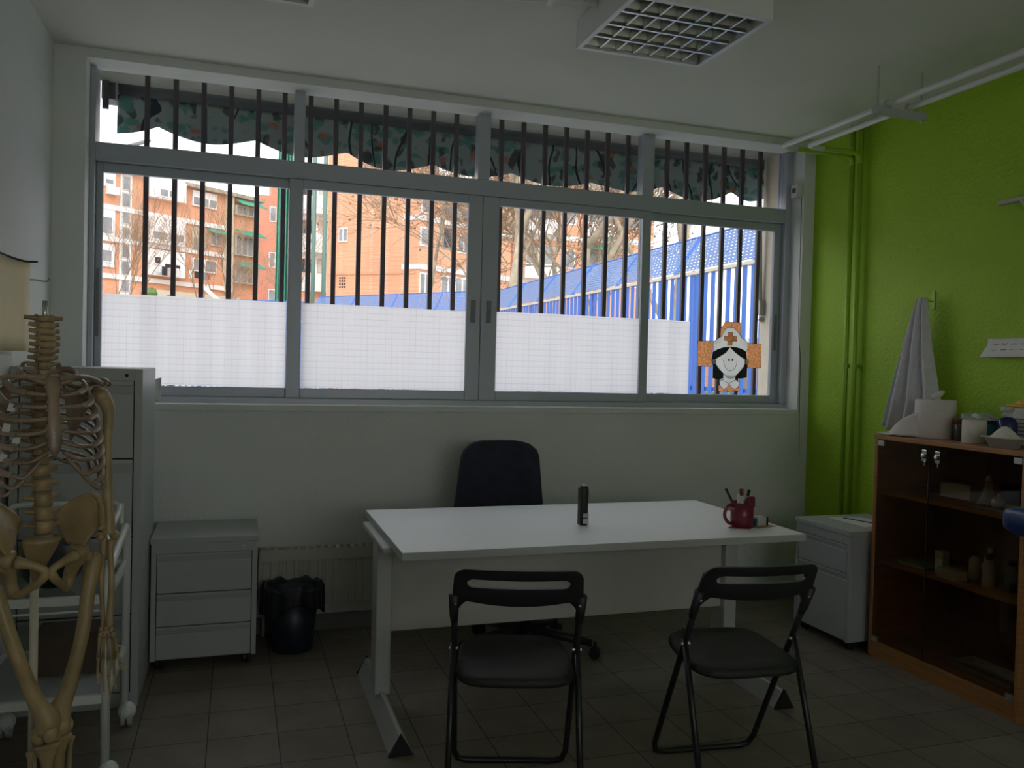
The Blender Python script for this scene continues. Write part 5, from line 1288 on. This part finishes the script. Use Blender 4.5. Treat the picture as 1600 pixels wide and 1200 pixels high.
tree((10.2, 27, -.15), 12, 5, PT+'farthest back, over the green sunshade of the orange flats', .2, .6, 6, first=.36)
tree((7.6, 33, -.15), 15, 8, PT+'with seed balls before the orange gable corner', .10, .5, 6, first=.55, balls=.9)
tree((8.1, 24, -.15), 10, 44, PT+'with fine twigs between the nearer trunks', .09, .62, 5, first=.38, kids=4, balls=.25)
tree((10.6, 23, -.15), 9.5, 47, PT+'with fine twigs just over the blue perforated panels', .09, .62, 5, first=.38, kids=4, balls=.25)
tree((-.3, 38, -.15), 6.3, 31, 'small bare brown tree in front of the green sunshades', .07, .5, 5, 'twig', 'twig', first=.42, minr=.008, group='small bare trees', name='bare_tree', balls=0)
tree((1.9, 42, -.15), 7, 37, 'small bare brown tree before the dark red block', .07, .5, 5, 'twig', 'twig', first=.42, minr=.008, group='small bare trees', name='bare_tree', balls=0)
tree((-5.0, 40, -.15), 7, 34, 'small bare brown tree at the edge of the first pane', .07, .4, 5, 'twig', 'twig', first=.42, minr=.008, group='small bare trees', name='bare_tree', balls=0)
sh = MB(); rnd = random.Random(2)
for k in range(60): sh.ball((rnd.gauss(0, .9), rnd.gauss(0, .3), 2.6+rnd.gauss(.7, .35)), rnd.uniform(.15, .3), 6, 4)
sh.cyl((0, 0, 0), (0, 0, 2.9), .12, 8)
tag(sh.build('green_shrub', 'shrub', loc=(-2.9, 36, -.15)), 'green bush above the first paper sheet below the laundry', 'bush')

# ================================================================== LIGHT, CAMERA
W_ = bpy.data.worlds.new('overcast_sky'); bpy.context.scene.world = W_; W_.use_nodes = True
N, L = W_.node_tree.nodes, W_.node_tree.links
bg = N['Background']
tc = N.new('ShaderNodeTexCoord'); sp_ = N.new('ShaderNodeSeparateXYZ'); L.new(tc.outputs['Generated'], sp_.inputs[0])
rp = N.new('ShaderNodeValToRGB'); L.new(sp_.outputs[2], rp.inputs[0])
rp.color_ramp.elements[0].position = 0; rp.color_ramp.elements[0].color = (1.0, .97, .94, 1)
rp.color_ramp.elements[1].position = .5; rp.color_ramp.elements[1].color = (.88, .94, 1.0, 1)
L.new(rp.outputs[0], bg.inputs[0]); bg.inputs[1].default_value = 1.9
sun = bpy.data.lights.new('sun', 'SUN'); sun.energy = .8; sun.angle = math.radians(12); sun.color = (1, .95, .87)
so = bpy.data.objects.new('sun', sun); C.objects.link(so); so.rotation_euler = (math.radians(48), 0, math.radians(-8))

f, yaw, pitch, roll = 1296.65, 3.19613511e-01, -2.13047519e-02, 2.55825701e-02
fw = Vector((math.sin(yaw)*math.cos(pitch), math.cos(yaw)*math.cos(pitch), math.sin(pitch)))
rt = fw.cross(Vector((0, 0, 1))).normalized(); up = rt.cross(fw)
cr, sr = math.cos(roll), math.sin(roll)
r2 = rt*cr+up*sr; u2 = -rt*sr+up*cr
cam = bpy.data.cameras.new('camera'); co = bpy.data.objects.new('camera', cam); C.objects.link(co)
cam.sensor_fit = 'HORIZONTAL'; cam.sensor_width = 36; cam.lens = f/1600*36; cam.clip_start = .05; cam.clip_end = 500
mm = Matrix((r2, u2, -fw)).transposed().to_4x4(); mm.translation = (0, 0, 1.45); co.matrix_world = mm
S = bpy.context.scene; S.camera = co
S.view_settings.view_transform = 'Standard'; S.view_settings.look = 'None'; S.view_settings.exposure = .5; S.view_settings.gamma = 1
S.cycles.max_bounces = 12; S.cycles.diffuse_bounces = 8; S.cycles.transparent_max_bounces = 24; S.cycles.glossy_bounces = 4
S.cycles.use_denoising = True
